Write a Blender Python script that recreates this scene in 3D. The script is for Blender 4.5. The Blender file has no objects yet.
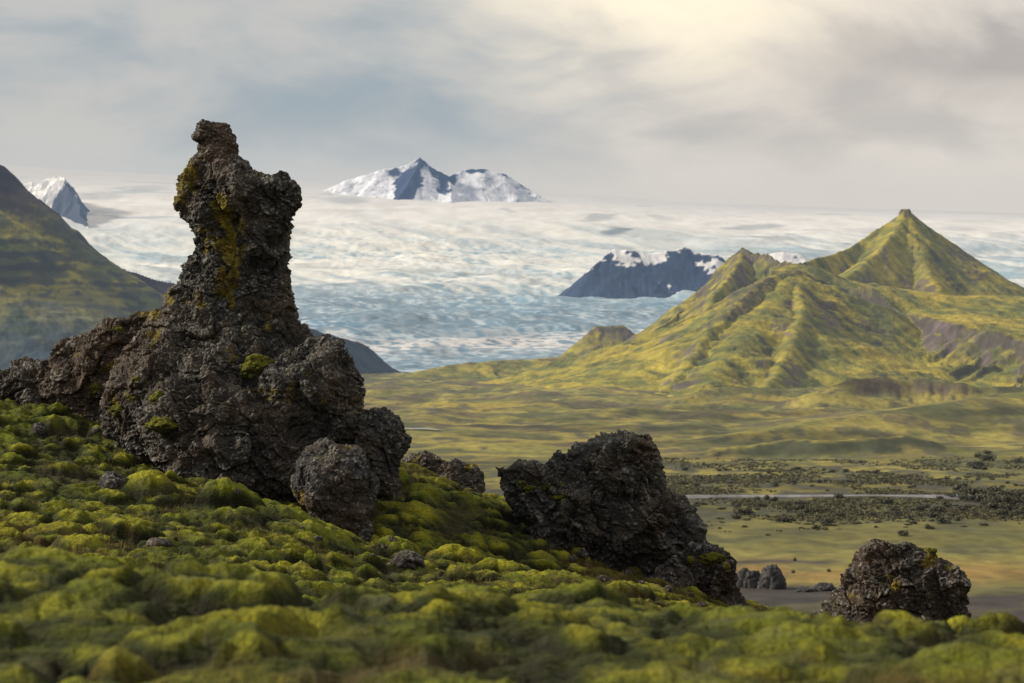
import bpy, bmesh, math, random
import numpy as np
from mathutils import Vector
from mathutils.bvhtree import BVHTree

random.seed(7)
RNG = np.random.default_rng(11)
sc = bpy.context.scene
col = sc.collection
EYE = 80.0                                    # camera stands 80 m above the valley floor
LENS = 85.0
F = 1024 * LENS / 36.0                        # focal length in pixels, used to turn sight angles into metres
HZ = 341.5


def P(px, py, d):
    """world point seen at sight angle (px, py) and distance d along +Y"""
    return (d * (px - 512) / F, d, EYE - d * (py - HZ) / F)


# ------------------------------------------------------------------ noise
def _h(ix, iy, iz, seed):
    with np.errstate(over='ignore'):
        h = (ix.astype(np.uint32) * np.uint32(374761393) + iy.astype(np.uint32) * np.uint32(668265263)
             + iz.astype(np.uint32) * np.uint32(2147483647 - 1274126177) + np.uint32((seed * 974711 + 12345) & 0xffffffff))
        h = (h ^ (h >> np.uint32(13))) * np.uint32(1274126177)
        h = (h ^ (h >> np.uint32(16))) * np.uint32(2246822519)
        return h ^ (h >> np.uint32(15))


def _r(h, k):
    return ((h >> np.uint32(k)) & np.uint32(1023)).astype(np.float32) / 1023.0


def _fade(t):
    return t * t * t * (t * (t * 6 - 15) + 10)


def perlin2(x, y, seed=0):
    x = np.asarray(x, np.float64); y = np.asarray(y, np.float64)
    x, y = np.broadcast_arrays(x, y)
    ix = np.floor(x).astype(np.int64); iy = np.floor(y).astype(np.int64)
    fx = (x - ix).astype(np.float32); fy = (y - iy).astype(np.float32)
    z0 = np.zeros(ix.shape, np.int64)
    def g(a, b):
        h = _h(ix + a, iy + b, z0, seed)
        ang = _r(h, 3) * (2 * math.pi)
        return np.cos(ang) * (fx - a) + np.sin(ang) * (fy - b)
    u = _fade(fx); v = _fade(fy)
    a = g(0, 0) * (1 - u) + g(1, 0) * u
    b = g(0, 1) * (1 - u) + g(1, 1) * u
    return (a * (1 - v) + b * v) * 1.5


def fbm2(x, y, seed=0, oct=4, gain=.5):
    s = 0; a = 1.0; f = 1.0
    for o in range(oct):
        s = s + a * perlin2(x * f + 17.3 * o, y * f - 9.1 * o, seed + o)
        a *= gain; f *= 2.03
    return s


def ridged2(x, y, seed=0, oct=4, gain=.5):
    s = 0; a = 1.0; f = 1.0
    for o in range(oct):
        s = s + a * (1 - 2 * np.abs(perlin2(x * f + 17.3 * o, y * f - 9.1 * o, seed + o)))
        a *= gain; f *= 2.03
    return s


def perlin3(p, seed=0):
    ip = np.floor(p).astype(np.int64)
    fp = (p - ip).astype(np.float32)
    u = _fade(fp)
    out = 0
    for a in (0, 1):
        for b in (0, 1):
            for c in (0, 1):
                h = _h(ip[:, 0] + a, ip[:, 1] + b, ip[:, 2] + c, seed)
                g = ((_r(h, 1) * 2 - 1) * (fp[:, 0] - a) + (_r(h, 11) * 2 - 1) * (fp[:, 1] - b)
                     + (_r(h, 21) * 2 - 1) * (fp[:, 2] - c))
                w = (u[:, 0] if a else 1 - u[:, 0]) * (u[:, 1] if b else 1 - u[:, 1]) * (u[:, 2] if c else 1 - u[:, 2])
                out = out + g * w
    return out * 1.5


def fbm3(p, seed=0, oct=4, gain=.5):
    s = 0; a = 1.0; f = 1.0
    for o in range(oct):
        s = s + a * perlin3(p * f + 13.7 * o, seed + o)
        a *= gain; f *= 2.03
    return s


def worley2(x, y, seed=0):
    x = np.asarray(x, np.float64); y = np.asarray(y, np.float64)
    ix = np.floor(x).astype(np.int64); iy = np.floor(y).astype(np.int64)
    F1 = np.full(x.shape, 9.0, np.float32); F2 = F1.copy(); ID = np.zeros(x.shape, np.float32)
    z0 = np.zeros(ix.shape, np.int64)
    for a in (-1, 0, 1):
        for b in (-1, 0, 1):
            h = _h(ix + a, iy + b, z0, seed)
            cx = ix + a + .08 + .84 * _r(h, 0); cy = iy + b + .08 + .84 * _r(h, 10)
            d = np.hypot(cx - x, cy - y).astype(np.float32)
            idv = _r(h, 20)
            m = d < F1
            F2 = np.where(m, F1, np.minimum(F2, d))
            ID = np.where(m, idv, ID)
            F1 = np.where(m, d, F1)
    return F1, F2, ID


def facets3(p, seed=0):
    """tilted flat chips: every cell slopes its own way; returns the height and the distance to the cell's edge"""
    ip = np.floor(p).astype(np.int64)
    n = len(p)
    F1 = np.full(n, 9.0, np.float32); F2 = F1.copy(); Hh = np.zeros(n, np.float32)
    for a in (-1, 0, 1):
        for b in (-1, 0, 1):
            for c in (-1, 0, 1):
                h = _h(ip[:, 0] + a, ip[:, 1] + b, ip[:, 2] + c, seed); g = _h(ip[:, 0] + a, ip[:, 1] + b, ip[:, 2] + c, seed + 77)
                vx = p[:, 0] - (ip[:, 0] + a + _r(h, 0)); vy = p[:, 1] - (ip[:, 1] + b + _r(h, 10)); vz = p[:, 2] - (ip[:, 2] + c + _r(h, 20))
                d = np.sqrt(vx * vx + vy * vy + vz * vz).astype(np.float32)
                hv = (vx * (_r(g, 0) * 2 - 1) + vy * (_r(g, 10) * 2 - 1) + vz * (_r(g, 20) * 2 - 1) + .5 * (_r(g, 5) - .5)).astype(np.float32)
                m = d < F1
                F2 = np.where(m, F1, np.minimum(F2, d)); Hh = np.where(m, hv, Hh); F1 = np.where(m, d, F1)
    return Hh, F2 - F1


def worley3(p, seed=0):
    ip = np.floor(p).astype(np.int64)
    n = len(p)
    F1 = np.full(n, 9.0, np.float32); F2 = F1.copy(); ID = np.zeros(n, np.float32)
    for a in (-1, 0, 1):
        for b in (-1, 0, 1):
            for c in (-1, 0, 1):
                h = _h(ip[:, 0] + a, ip[:, 1] + b, ip[:, 2] + c, seed)
                d = np.sqrt((ip[:, 0] + a + _r(h, 0) - p[:, 0]) ** 2 + (ip[:, 1] + b + _r(h, 10) - p[:, 1]) ** 2
                            + (ip[:, 2] + c + _r(h, 20) - p[:, 2]) ** 2).astype(np.float32)
                idv = _r(h, 5)
                m = d < F1
                F2 = np.where(m, F1, np.minimum(F2, d)); ID = np.where(m, idv, ID); F1 = np.where(m, d, F1)
    return F1, F2, ID


def ss(a, b, x):
    t = np.clip((x - a) / (b - a), 0, 1)
    return t * t * (3 - 2 * t)


def mix(a, b, t):
    a = np.asarray(a, np.float32); b = np.asarray(b, np.float32)
    t = np.asarray(t, np.float32)[..., None]
    return a * (1 - t) + b * t


# ------------------------------------------------------------------ mesh helpers
def tag(o, label=None, cat=None, group=None, kind=None):
    if label: o['label'] = label
    if cat: o['category'] = cat
    if group: o['group'] = group
    if kind: o['kind'] = kind
    return o


def mesh_np(name, V, Q, mat, parent=None, smooth=True):
    """V (n,3); Q (m,4) or (m,3)"""
    me = bpy.data.meshes.new(name)
    V = np.ascontiguousarray(V, np.float32); Q = np.ascontiguousarray(Q, np.int32)
    k = Q.shape[1]
    me.vertices.add(len(V)); me.vertices.foreach_set('co', V.ravel())
    me.loops.add(Q.size); me.loops.foreach_set('vertex_index', Q.ravel())
    me.polygons.add(len(Q))
    me.polygons.foreach_set('loop_start', np.arange(0, Q.size, k, dtype=np.int32))
    if smooth:
        me.polygons.foreach_set('use_smooth', np.ones(len(Q), bool))
    me.update(calc_edges=True); me.validate()
    if mat: me.materials.append(mat)
    o = bpy.data.objects.new(name, me); col.objects.link(o)
    if parent: o.parent = parent
    return o


def grid_quads(R, C, keep=None):
    i = np.arange(R * C).reshape(R, C)
    q = np.stack([i[:-1, :-1], i[:-1, 1:], i[1:, 1:], i[1:, :-1]], -1)
    if keep is not None:
        k = keep[:-1, :-1] | keep[:-1, 1:] | keep[1:, 1:] | keep[1:, :-1]
        return q[k]
    return q.reshape(-1, 4)


def compact(V, Q, *attrs):
    used = np.zeros(len(V), bool); used[Q.ravel()] = True
    idx = np.cumsum(used) - 1
    return (V[used], idx[Q]) + tuple(a[used] for a in attrs)


def set_col(o, c, name='col'):
    me = o.data
    a = me.attributes.new(name, 'FLOAT_COLOR', 'POINT')
    c = np.asarray(c, np.float32)
    if c.shape[1] == 3:
        c = np.concatenate([c, np.ones((len(c), 1), np.float32)], 1)
    a.data.foreach_set('color', np.ascontiguousarray(c).ravel())


def normals(o):
    n = np.empty(len(o.data.vertices) * 3, np.float32)
    o.data.vertices.foreach_get('normal', n)
    return n.reshape(-1, 3)


# ------------------------------------------------------------------ materials
HAZE_START, HAZE_LEN = 900.0, 26000.0


def surf_material(name, bump=(), rough=.9, var=(), haze=True, sheen=0.0, spec=.25, haze_col=(.30, .37, .45), haze_len=HAZE_LEN, haze_start=HAZE_START, fog=None):
    """vertex-colour albedo broken up by 3D noise; bump from noise; distance haze by world position"""
    m = bpy.data.materials.new(name); m.use_nodes = True
    nt = m.node_tree; N = nt.nodes; L = nt.links
    b = N['Principled BSDF']; out = N['Material Output']
    at = N.new('ShaderNodeAttribute'); at.attribute_name = 'col'
    geo = N.new('ShaderNodeNewGeometry')
    c = at.outputs['Color']
    for (scale, amt, detail, stretch) in var:
        mp = N.new('ShaderNodeMapping'); mp.inputs['Scale'].default_value = stretch
        L.new(geo.outputs['Position'], mp.inputs['Vector'])
        nz = N.new('ShaderNodeTexNoise'); nz.inputs['Scale'].default_value = scale; nz.inputs['Detail'].default_value = detail
        L.new(mp.outputs[0], nz.inputs['Vector'])
        mr = N.new('ShaderNodeMapRange')
        mr.inputs['From Min'].default_value = .3; mr.inputs['From Max'].default_value = .7
        mr.inputs['To Min'].default_value = 1 - amt; mr.inputs['To Max'].default_value = 1 + amt
        L.new(nz.outputs['Fac'], mr.inputs['Value'])
        vm = N.new('ShaderNodeVectorMath'); vm.operation = 'SCALE'
        L.new(c, vm.inputs[0]); L.new(mr.outputs[0], vm.inputs['Scale'])
        c = vm.outputs[0]
    L.new(c, b.inputs['Base Color'])
    b.inputs['Roughness'].default_value = rough
    b.inputs['Specular IOR Level'].default_value = spec
    if sheen:
        b.inputs['Sheen Weight'].default_value = sheen; b.inputs['Sheen Roughness'].default_value = .4
        b.inputs['Sheen Tint'].default_value = (.75, .85, .35, 1)
    prev = None
    for (scale, strength, dist) in bump:
        nz = N.new('ShaderNodeTexNoise'); nz.inputs['Scale'].default_value = scale; nz.inputs['Detail'].default_value = 4
        L.new(geo.outputs['Position'], nz.inputs['Vector'])
        bp = N.new('ShaderNodeBump'); bp.inputs['Strength'].default_value = strength; bp.inputs['Distance'].default_value = dist
        L.new(nz.outputs['Fac'], bp.inputs['Height'])
        if prev: L.new(prev.outputs[0], bp.inputs['Normal'])
        prev = bp
    if prev: L.new(prev.outputs[0], b.inputs['Normal'])
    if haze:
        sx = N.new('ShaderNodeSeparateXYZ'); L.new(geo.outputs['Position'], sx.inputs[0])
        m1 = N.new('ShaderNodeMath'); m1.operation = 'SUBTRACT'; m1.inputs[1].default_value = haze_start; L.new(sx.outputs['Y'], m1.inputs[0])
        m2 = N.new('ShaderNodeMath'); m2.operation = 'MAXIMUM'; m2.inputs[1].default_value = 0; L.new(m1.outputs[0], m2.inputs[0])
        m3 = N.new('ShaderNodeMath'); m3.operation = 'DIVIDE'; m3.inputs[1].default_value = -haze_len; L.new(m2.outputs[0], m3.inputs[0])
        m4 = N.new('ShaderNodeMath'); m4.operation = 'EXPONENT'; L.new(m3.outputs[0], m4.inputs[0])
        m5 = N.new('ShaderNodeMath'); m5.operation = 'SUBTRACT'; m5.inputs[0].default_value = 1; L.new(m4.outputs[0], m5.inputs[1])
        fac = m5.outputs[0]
        if fog:                                                      # stronger haze glow painted on, dissolving the far ice into the sky
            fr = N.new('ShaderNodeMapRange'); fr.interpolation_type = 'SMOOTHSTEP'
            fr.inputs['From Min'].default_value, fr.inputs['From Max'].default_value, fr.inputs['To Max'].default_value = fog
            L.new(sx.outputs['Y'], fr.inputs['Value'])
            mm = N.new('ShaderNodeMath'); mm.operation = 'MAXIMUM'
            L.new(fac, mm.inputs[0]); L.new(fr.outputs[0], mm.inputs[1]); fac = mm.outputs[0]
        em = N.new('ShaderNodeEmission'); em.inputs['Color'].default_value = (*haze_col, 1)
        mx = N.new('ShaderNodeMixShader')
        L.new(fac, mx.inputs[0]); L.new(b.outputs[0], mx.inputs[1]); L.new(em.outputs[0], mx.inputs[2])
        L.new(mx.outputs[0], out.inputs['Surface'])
    return m


M_moss = surf_material('moss', bump=((130, .9, .014), (45, .7, .03)), rough=.95, sheen=.10, spec=.1, haze=False,
                       var=((95, .45, 4, (1, 1, 1)), (34, .30, 3, (1, 1, 1)), (9, .18, 3, (1, 1, 1))))
M_soil = surf_material('soil', bump=((60, .6, .02),), haze=False, var=((25, .4, 4, (1, 1, 1)),))
M_rock = surf_material('lava_rock', bump=((130, .55, .006), (45, .5, .015)), rough=.85, spec=.3, haze=False,
                       var=((60, .45, 4, (1, 1, 1)), (9, .28, 3, (1, 1, 1))))
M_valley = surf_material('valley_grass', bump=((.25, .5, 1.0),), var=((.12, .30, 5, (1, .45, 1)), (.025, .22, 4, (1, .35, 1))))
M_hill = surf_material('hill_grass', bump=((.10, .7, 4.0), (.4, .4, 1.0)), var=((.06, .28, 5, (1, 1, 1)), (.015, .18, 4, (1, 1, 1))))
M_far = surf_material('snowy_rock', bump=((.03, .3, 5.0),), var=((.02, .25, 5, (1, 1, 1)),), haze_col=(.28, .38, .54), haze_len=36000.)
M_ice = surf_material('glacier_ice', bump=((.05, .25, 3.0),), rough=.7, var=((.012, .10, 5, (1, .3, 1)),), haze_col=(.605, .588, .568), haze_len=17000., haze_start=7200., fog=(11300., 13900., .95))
M_shrub = surf_material('shrub_leaf', var=((.6, .4, 3, (1, 1, 1)),))


# ------------------------------------------------------------------ terrain tools
def polar_grid(px0, px1, nc, d0, d1, nr):
    tx = np.linspace(px0, px1, nc)
    d = np.exp(np.linspace(math.log(d0), math.log(d1), nr))
    TX, D = np.meshgrid((tx - 512) / F, d)
    return TX * D, D


def ridge(X, Y, pts, S, zb, seed=0, gully=14.0, wl=70.0, conc=1.0, rnd=0.0):
    """height of a ridge whose crest runs through pts; concave flanks cut by gullies running downslope"""
    best = np.full(X.shape, -1e9); RR = np.zeros(X.shape); s0 = 0.0
    for a, b in zip(pts[:-1], pts[1:]):
        ax, ay, az = a; bx, by, bz = b
        dx, dy = bx - ax, by - ay; l2 = dx * dx + dy * dy; ln = math.sqrt(l2)
        t = np.clip(((X - ax) * dx + (Y - ay) * dy) / l2, 0, 1)
        r = np.hypot(X - ax - t * dx, Y - ay - t * dy)
        zc = az + t * (bz - az)
        R = np.maximum(zc - zb, 5) * 1.6 * conc + 18
        re = np.sqrt(r * r + rnd * rnd) - rnd if rnd else r
        h = zc - R * (1 - np.exp(-S * re / R))
        s = s0 + t * ln
        side = np.sign((X - ax) * dy - (Y - ay) * dx)
        if gully:
            g = ridged2(s / wl + side * 31.7 + r / (wl * 9), r / (wl * 5), seed, 3)
            h = h + gully * np.minimum(g - 1.25, .15) * ss(2, wl * 1.6, r) * np.exp(-r / (wl * 9))
        m = h > best
        best = np.where(m, h, best); RR = np.where(m, r, RR)
        s0 += ln
    return best, RR


def field(px0, px1, nc, d0, d1, nr, fn, keepz, name, mat, colour, label, cat):
    X, Y = polar_grid(px0, px1, nc, d0, d1, nr)
    Z, extra = fn(X, Y)
    V = np.stack([X, Y, Z], -1).reshape(-1, 3)
    Q = grid_quads(nr, nc, Z > keepz)
    e = extra.reshape(-1)
    V, Q, e = compact(V, Q, e)
    o = mesh_np(name, V, Q, mat)
    set_col(o, colour(V, normals(o), e))
    return tag(o, label, cat, kind='structure')


# ------------------------------------------------------------------ valley floor
def valley_z(X, Y):
    PX = X / Y * F + 512
    z = 1.2 * fbm2(X / 120, Y / 120, 3, 3)
    # undulating ground beyond the flat
    amp = ss(1450, 2600, Y)
    z = z + amp * (3 + 9 * fbm2(X / 170, Y / 300, 5, 4))
    wx, wy = X + 9 * fbm2(X / 70, Y / 70, 8, 3), Y + 30 * fbm2(X / 130, Y / 130, 9, 3)
    # terrace with a dark scarp, and a long swell climbing to the right
    t1, _ = ridge(wx, wy, [P(*q) for q in ((700, 455, 1680), (735, 446, 1700), (790, 438, 1720), (850, 438, 1725), (905, 435, 1730), (935, 440, 1725), (970, 456, 1700))], .26, -6, 23, 0)
    t2, _ = ridge(wx, wy, [P(*q) for q in ((690, 448, 1880), (724, 436, 1960), (870, 413, 2150), (1024, 392, 2300), (1250, 370, 2500))], .14, -6, 24, 0)
    z = np.maximum(z, np.maximum(t1, t2))
    # rough brown knoll at the foot of the bluff, and a lower green one left of it
    kx, ky, kz = P(910, 380, 2950)
    kn, _ = ridge(wx, wy, [P(*q) for q in ((830, 396, 2750), (850, 380, 2800), (870, 376, 2830), (930, 378, 2850), (980, 384, 2850), (1060, 388, 2850))], .36, 0, 25, 6, 40)
    k2, _ = ridge(wx, wy, [P(*q) for q in ((690, 396, 3000), (735, 386, 3050), (790, 388, 3100), (830, 394, 3100))], .20, 0, 26, 5, 40)
    z = np.maximum(z, np.maximum(kn, k2) + 2 * fbm2(X / 40, Y / 40, 21, 4))
    # near scree bank on the right
    z = z + 3 * np.exp(-((Y - 700) / 60) ** 2) * ss(-1, 1, fbm2(X / 90, Y / 90, 44, 3) + .4)
    return z


def valley_colour(V, n, e):
    X, Y, Z = V.T
    g1 = fbm2(X / 90, Y / 140, 31, 4); g2 = fbm2(X / 35, Y / 60, 33, 4); g3 = fbm2(X / 300, Y / 260, 35, 3)
    c = mix((.27, .225, .050), (.145, .140, .036), ss(-.5, .6, g1 + .5 * g2))
    g5 = fbm2(X / 14, Y / 40, 37, 3)
    c = mix(c, (.29, .225, .042), ss(.05, .7, g3 + .3 * g2) * ss(1500, 2200, Y))
    c = mix(c, (.080, .076, .045), ss(.15, .6, g2 - .3 * g1 + .4 * g5) * .8)
    c = mix(c, (.105, .080, .046), ss(.1, .5, fbm2(X / 160, Y / 190, 39, 4)) * ss(1450, 1800, Y) * .8)
    c = mix(c, (.075, .082, .032), ss(.15, .5, fbm2(X / 110, Y / 150, 41, 4)) * ss(1300, 1500, Y) * .75)
    # heathy belt along the road
    belt = np.exp(-((Y - 1225) / 150) ** 2)
    c = mix(c, (.060, .056, .042), np.clip(belt * ss(-.45, .25, g2 + .4 * g1 + .6 * g5), 0, 1) * .97)
    c = mix(c, c * .52, ss(.05, .45, fbm2(X / 420, Y / 150, 43, 4)) * ss(1350, 1600, Y) * ss(3300, 2900, Y))  # broad dark bands: cloud shadow put into the ground colour
    c = c * (1 - .34 * ss(1500, 1350, Y) * ss(900, 1000, Y))[:, None]
    # steep bits are dark
    c = mix(c, (.055, .058, .030), ss(.988, .968, n[:, 2] + .006 * g2) * ss(1400, 1600, Y) * ss(2700, 2400, Y))
    c = mix(c, (.10, .070, .050), ss(.97, .90, n[:, 2]) * ss(-.3, .3, g2 + .3) * ss(2400, 2700, Y) * .8)
    c = mix(c, (.070, .070, .042), np.clip(ss(.0, .45, g5 + .5 * g2 + .25) * .65, 0, 1) * ss(1700, 1500, Y) * ss(1010, 1090, Y))
    # pale green flat, then ochre grass and dark scree toward the camera
    w = 18 * fbm2(X / 40, Y * 0, 51, 3)
    yy = Y + w
    c = mix(c, (.125, .120, .042), ss(1130, 1060, yy) * .55)
    c = mix(c, (.25, .155, .045), np.exp(-((yy - 835) / 42) ** 2) * ss(-.5, .2, g1 + .3) * .85)
    c = mix(c, (.050, .042, .038), ss(800, 775, yy + 40 * ss(90, 140, X)))
    gp = ss(790, 760, yy) * ss(.15, .5, g2)
    c = mix(c, (.10, .09, .04), gp * .6)
    tr = np.exp(-((yy - 872) / 10) ** 2) * ss(125, 110, X)
    c = mix(c, (.055, .045, .045), tr * .9)
    return c


X, Y = polar_grid(-180, 1204, 760, 330, 7600, 760)
Z = valley_z(X, Y)
V = np.stack([X, Y, Z], -1).reshape(-1, 3)
valley = mesh_np('valley_floor', V, grid_quads(*X.shape), M_valley)
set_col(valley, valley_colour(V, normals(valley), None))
tag(valley, 'wide grassy valley floor below the mossy slope', 'valley', kind='structure')

# the ground under everything, out to the horizon
gx = np.linspace(-60000, 60000, 60); gy = np.linspace(-30000, 90000, 60)
GX, GY = np.meshgrid(gx, gy)
V = np.stack([GX, GY, np.full_like(GX, -6.0)], -1).reshape(-1, 3)
gnd = mesh_np('ground', V, grid_quads(60, 60), M_valley)
set_col(gnd, np.tile(np.array([[.12, .115, .04]], np.float32), (len(V), 1)))
tag(gnd, 'flat green plain reaching out under the mountains', 'ground', kind='structure')

# road on a low gravel bank
def road():
    xs = np.linspace(28, 236, 100)
    yc = 1236 + 6 * np.sin(xs / 140)
    prof = [(-6.0, -2.0), (-2.6, 1.05), (-2.3, 1.15), (2.3, 1.15), (2.6, 1.05), (6.0, -2.0)]
    V = []
    for x, y in zip(xs, yc):
        for (dy, dz) in prof: V.append((x, y + dy, dz))
    return np.array(V), grid_quads(len(xs), len(prof))
V, Q = road()
rd = mesh_np('road', V, Q, M_valley, smooth=False)
set_col(rd, np.tile(np.array([[.23, .22, .225]], np.float32), (len(V), 1)))
tag(rd, 'pale gravel road on a low bank crossing the valley', 'road', kind='structure')

# sliver of a stream in the flats
sx = np.linspace(-190, -62, 60)
V = []
for x in sx:
    yc = 2080 + 25 * math.sin(x / 50)
    V += [(x, yc - 6, 0), (x, yc + 6, 0)]
V = np.array(V); V[:, 2] = np.max(valley_z(V[:, 0], V[:, 1])) * 0 + valley_z(V[:, 0], V[:, 1]) + 1.2
st = mesh_np('stream', V, grid_quads(60, 2), None)
mw = bpy.data.materials.new('stream_water'); mw.use_nodes = True
mw.node_tree.nodes['Principled BSDF'].inputs['Base Color'].default_value = (.26, .27, .27, 1)
mw.node_tree.nodes['Principled BSDF'].inputs['Roughness'].default_value = .25
st.data.materials.append(mw)
tag(st, 'thin pale stream across the far flats', 'stream', kind='structure')


# ------------------------------------------------------------------ mountains
def pl(*a):
    return [P(*q) for q in a]


def warp(X, Y, s, a, seed):
    return X + a * fbm2(X / s, Y / s, seed, 3), Y + a * fbm2(X / s, Y / s, seed + 40, 3)


PLAT = np.array(pl((775, 268, 4500), (800, 264, 4560), (795, 270, 4310), (822, 280, 4430), (850, 290, 4450), (905, 314, 4250), (945, 322, 4120), (985, 331, 4020),
                   (1060, 346, 3920), (860, 284, 4640), (930, 299, 4560), (960, 299, 4680), (1060, 300, 4680), (1200, 345, 3950)))
EDGE = pl((770, 273, 4330), (797, 271, 4310), (812, 277, 4400), (830, 284, 4450), (850, 291, 4440), (880, 303, 4350), (905, 315, 4250), (925, 318, 4190),
          (945, 323, 4110), (970, 329, 4060), (985, 332, 4010), (1010, 337, 3960), (1030, 342, 3920), (1120, 352, 3850), (1250, 360, 3800))


def Z0(r, Y):
    return Y > 4020


def mountain_z(X, Y):
    wx, wy = warp(X, Y, 160, 8, 61)
    H = np.full(X.shape, -50.0); E = np.full(X.shape, 500.0)
    XL = Y * (785 - 512) / F
    def add(h, r, cut=False):
        nonlocal H, E
        if cut: h = h - .6 * np.maximum(0, XL - X)
        m = h > H
        E = np.where(m, r, E); H = np.where(m, h, H)
    # pyramid
    FAR = np.full(X.shape, 400.0)
    add(ridge(wx, wy, pl((905, 211, 5000), (890, 222, 4990), (860, 241, 4960), (835, 254, 4900), (800, 263, 4800), (770, 272, 4700)), .80, 60, 71, 3, 70)[0], FAR, cut=True)
    add(ridge(wx, wy, pl((905, 211, 5000), (930, 228, 5010), (960, 251, 5020), (1000, 279, 5030), (1040, 300, 5040), (1110, 335, 5060)), .80, 60, 72, 3, 70)[0], FAR)
    add(ridge(wx, wy, pl((906, 212, 4995), (895, 230, 4930), (872, 254, 4800), (838, 284, 4620)), .80, 60, 73, 3, 70, 1, 6)[0], FAR)
    add(ridge(wx, wy, pl((906, 212, 4995), (914, 232, 4930), (925, 258, 4830), (935, 284, 4700)), .84, 60, 74, 4, 50, 1, 12)[0], FAR)
    # summit block
    bx, by, bz = P(905, 208, 4998)
    add(np.where((np.abs(X - bx + 4 * fbm2(X / 9, Y / 9, 6, 2)) < 9) & (np.abs(Y - by) < 22), bz - 5 - .35 * np.abs(X - bx - 3) + 5 * fbm2(X / 8, Y / 8, 5, 2), -99), np.full(X.shape, 20.))
    # knob of bare rock on the near face
    kx, ky, kz = P(917, 240, 4905)
    add(kz - .9 * np.hypot(X - kx, .7 * (Y - ky)) + 6 * fbm2(X / 14, Y / 14, 7, 3), np.full(X.shape, 10.))
    # ridge behind, to the left
    h, r = ridge(wx, wy, pl((800, 264, 4700), (778, 263, 4850), (762, 256, 4900), (742, 249, 4950), (728, 262, 4960), (700, 291, 4930), (690, 303, 4900),
                            (660, 325, 4800), (640, 338, 4700), (600, 362, 4500), (555, 388, 4250), (520, 402, 4050)), .98, 0, 75, 17, 45)
    add(h + 5 * ridged2(X / 26, Y / 26, 64, 3) * ss(-60, 60, X - 400) - 4, np.where(X > 330, r + 25, 400))
    add(ridge(wx, wy, pl((742, 251, 4945), (718, 294, 4700), (692, 334, 4450), (650, 374, 4150), (612, 398, 3850)), 1.02, 0, 76, 15, 45, 1, 8)[0], FAR)
    # bluff: plateau and front
    bh = np.zeros(X.shape); ws = np.zeros(X.shape)
    for (a, b, c) in PLAT:
        w = 1 / ((X - a) ** 2 + (Y - b) ** 2 + 900) ** 1.5
        bh += w * c; ws += w
    plat = bh / ws + 2.5 * fbm2(X / 70, Y / 70, 78, 3)
    h, r = ridge(wx, wy, EDGE, .70, 2, 77, 20, 52)
    h = h - (12 + 8 * fbm2(X / 60, Y / 60, 63, 3)) * ss(3, 16, r) * ss(90, 40, r) * ss(-.3, .3, fbm2(X / 110, Y / 110, 62, 2) + .25)
    ex = np.array([p[0] / p[1] for p in EDGE]); ed = np.array([p[1] for p in EDGE])
    bear = wx / wy
    behind = wy > np.interp(bear, ex, ed)
    inside = behind & (bear > ex[0])
    add(np.where(inside, plat, -99), FAR)
    add(np.where(inside, -99, h), r, cut=True)
    # the prow of the bluff: three rounded ribs that together make one broad face
    add(ridge(wx, wy, pl((799, 272, 4310), (801, 297, 4130), (797, 331, 3940), (781, 369, 3740), (760, 397, 3570)), .80, 0, 79, 15, 40, 1, 8)[0], FAR)
    add(ridge(wx, wy, pl((790, 273, 4290), (768, 304, 4090), (738, 345, 3860), (705, 384, 3640), (686, 403, 3520)), .55, 0, 83, 15, 40, 1, 40)[0], FAR)
    h, r = ridge(wx, wy, pl((797, 271, 4300), (775, 276, 4260), (757, 283, 4200), (735, 304, 4090), (700, 347, 3900), (665, 390, 3700), (630, 404, 3560)), .72, 0, 80, 14, 42, 1, 10)
    add(h, np.where(Z0(r, Y) , r + 12, 400))
    H = H + 3.0 * fbm2(X / 45, Y / 45, 81, 4) * ss(5, 60, E + 20) + 2.0 * ridged2(X / 30, Y / 30, 82, 3) * ss(250, 40, E)
    return H, E


def mountain_colour(V, n, e):
    X, Y, Z = V.T
    a = fbm2(X / 140, Y / 140, 91, 4); b = fbm2(X / 35, Y / 35 + Z / 30, 92, 4)
    st = fbm2((X + .55 * Y) / 26, (Y - .55 * X) / 170, 96, 4)                          # streaks running down the fall line
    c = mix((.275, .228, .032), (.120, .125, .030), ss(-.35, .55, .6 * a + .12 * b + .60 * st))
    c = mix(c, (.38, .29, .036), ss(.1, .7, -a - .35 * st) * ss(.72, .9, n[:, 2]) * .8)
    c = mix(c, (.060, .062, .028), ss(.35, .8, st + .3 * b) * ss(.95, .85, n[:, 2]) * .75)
    rock = ss(.72, .58, n[:, 2] + .10 * b) * ss(-.5, .3, a + .5)
    c = mix(c, (.075, .062, .055), rock * .85)
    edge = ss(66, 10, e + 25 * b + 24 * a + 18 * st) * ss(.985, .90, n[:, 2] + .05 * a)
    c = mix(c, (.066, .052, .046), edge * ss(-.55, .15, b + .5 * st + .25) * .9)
    # purple-brown scree streaks
    scree = ss(.2, .6, fbm2(X / 60, Y / 200, 95, 3)) * ss(.90, .80, n[:, 2])
    c = mix(c, (.115, .085, .082), scree * .75)
    return c


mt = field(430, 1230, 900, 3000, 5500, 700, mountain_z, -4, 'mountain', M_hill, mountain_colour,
           'green pyramid peak and grassy bluff rising beyond the valley', 'mountain')


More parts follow.
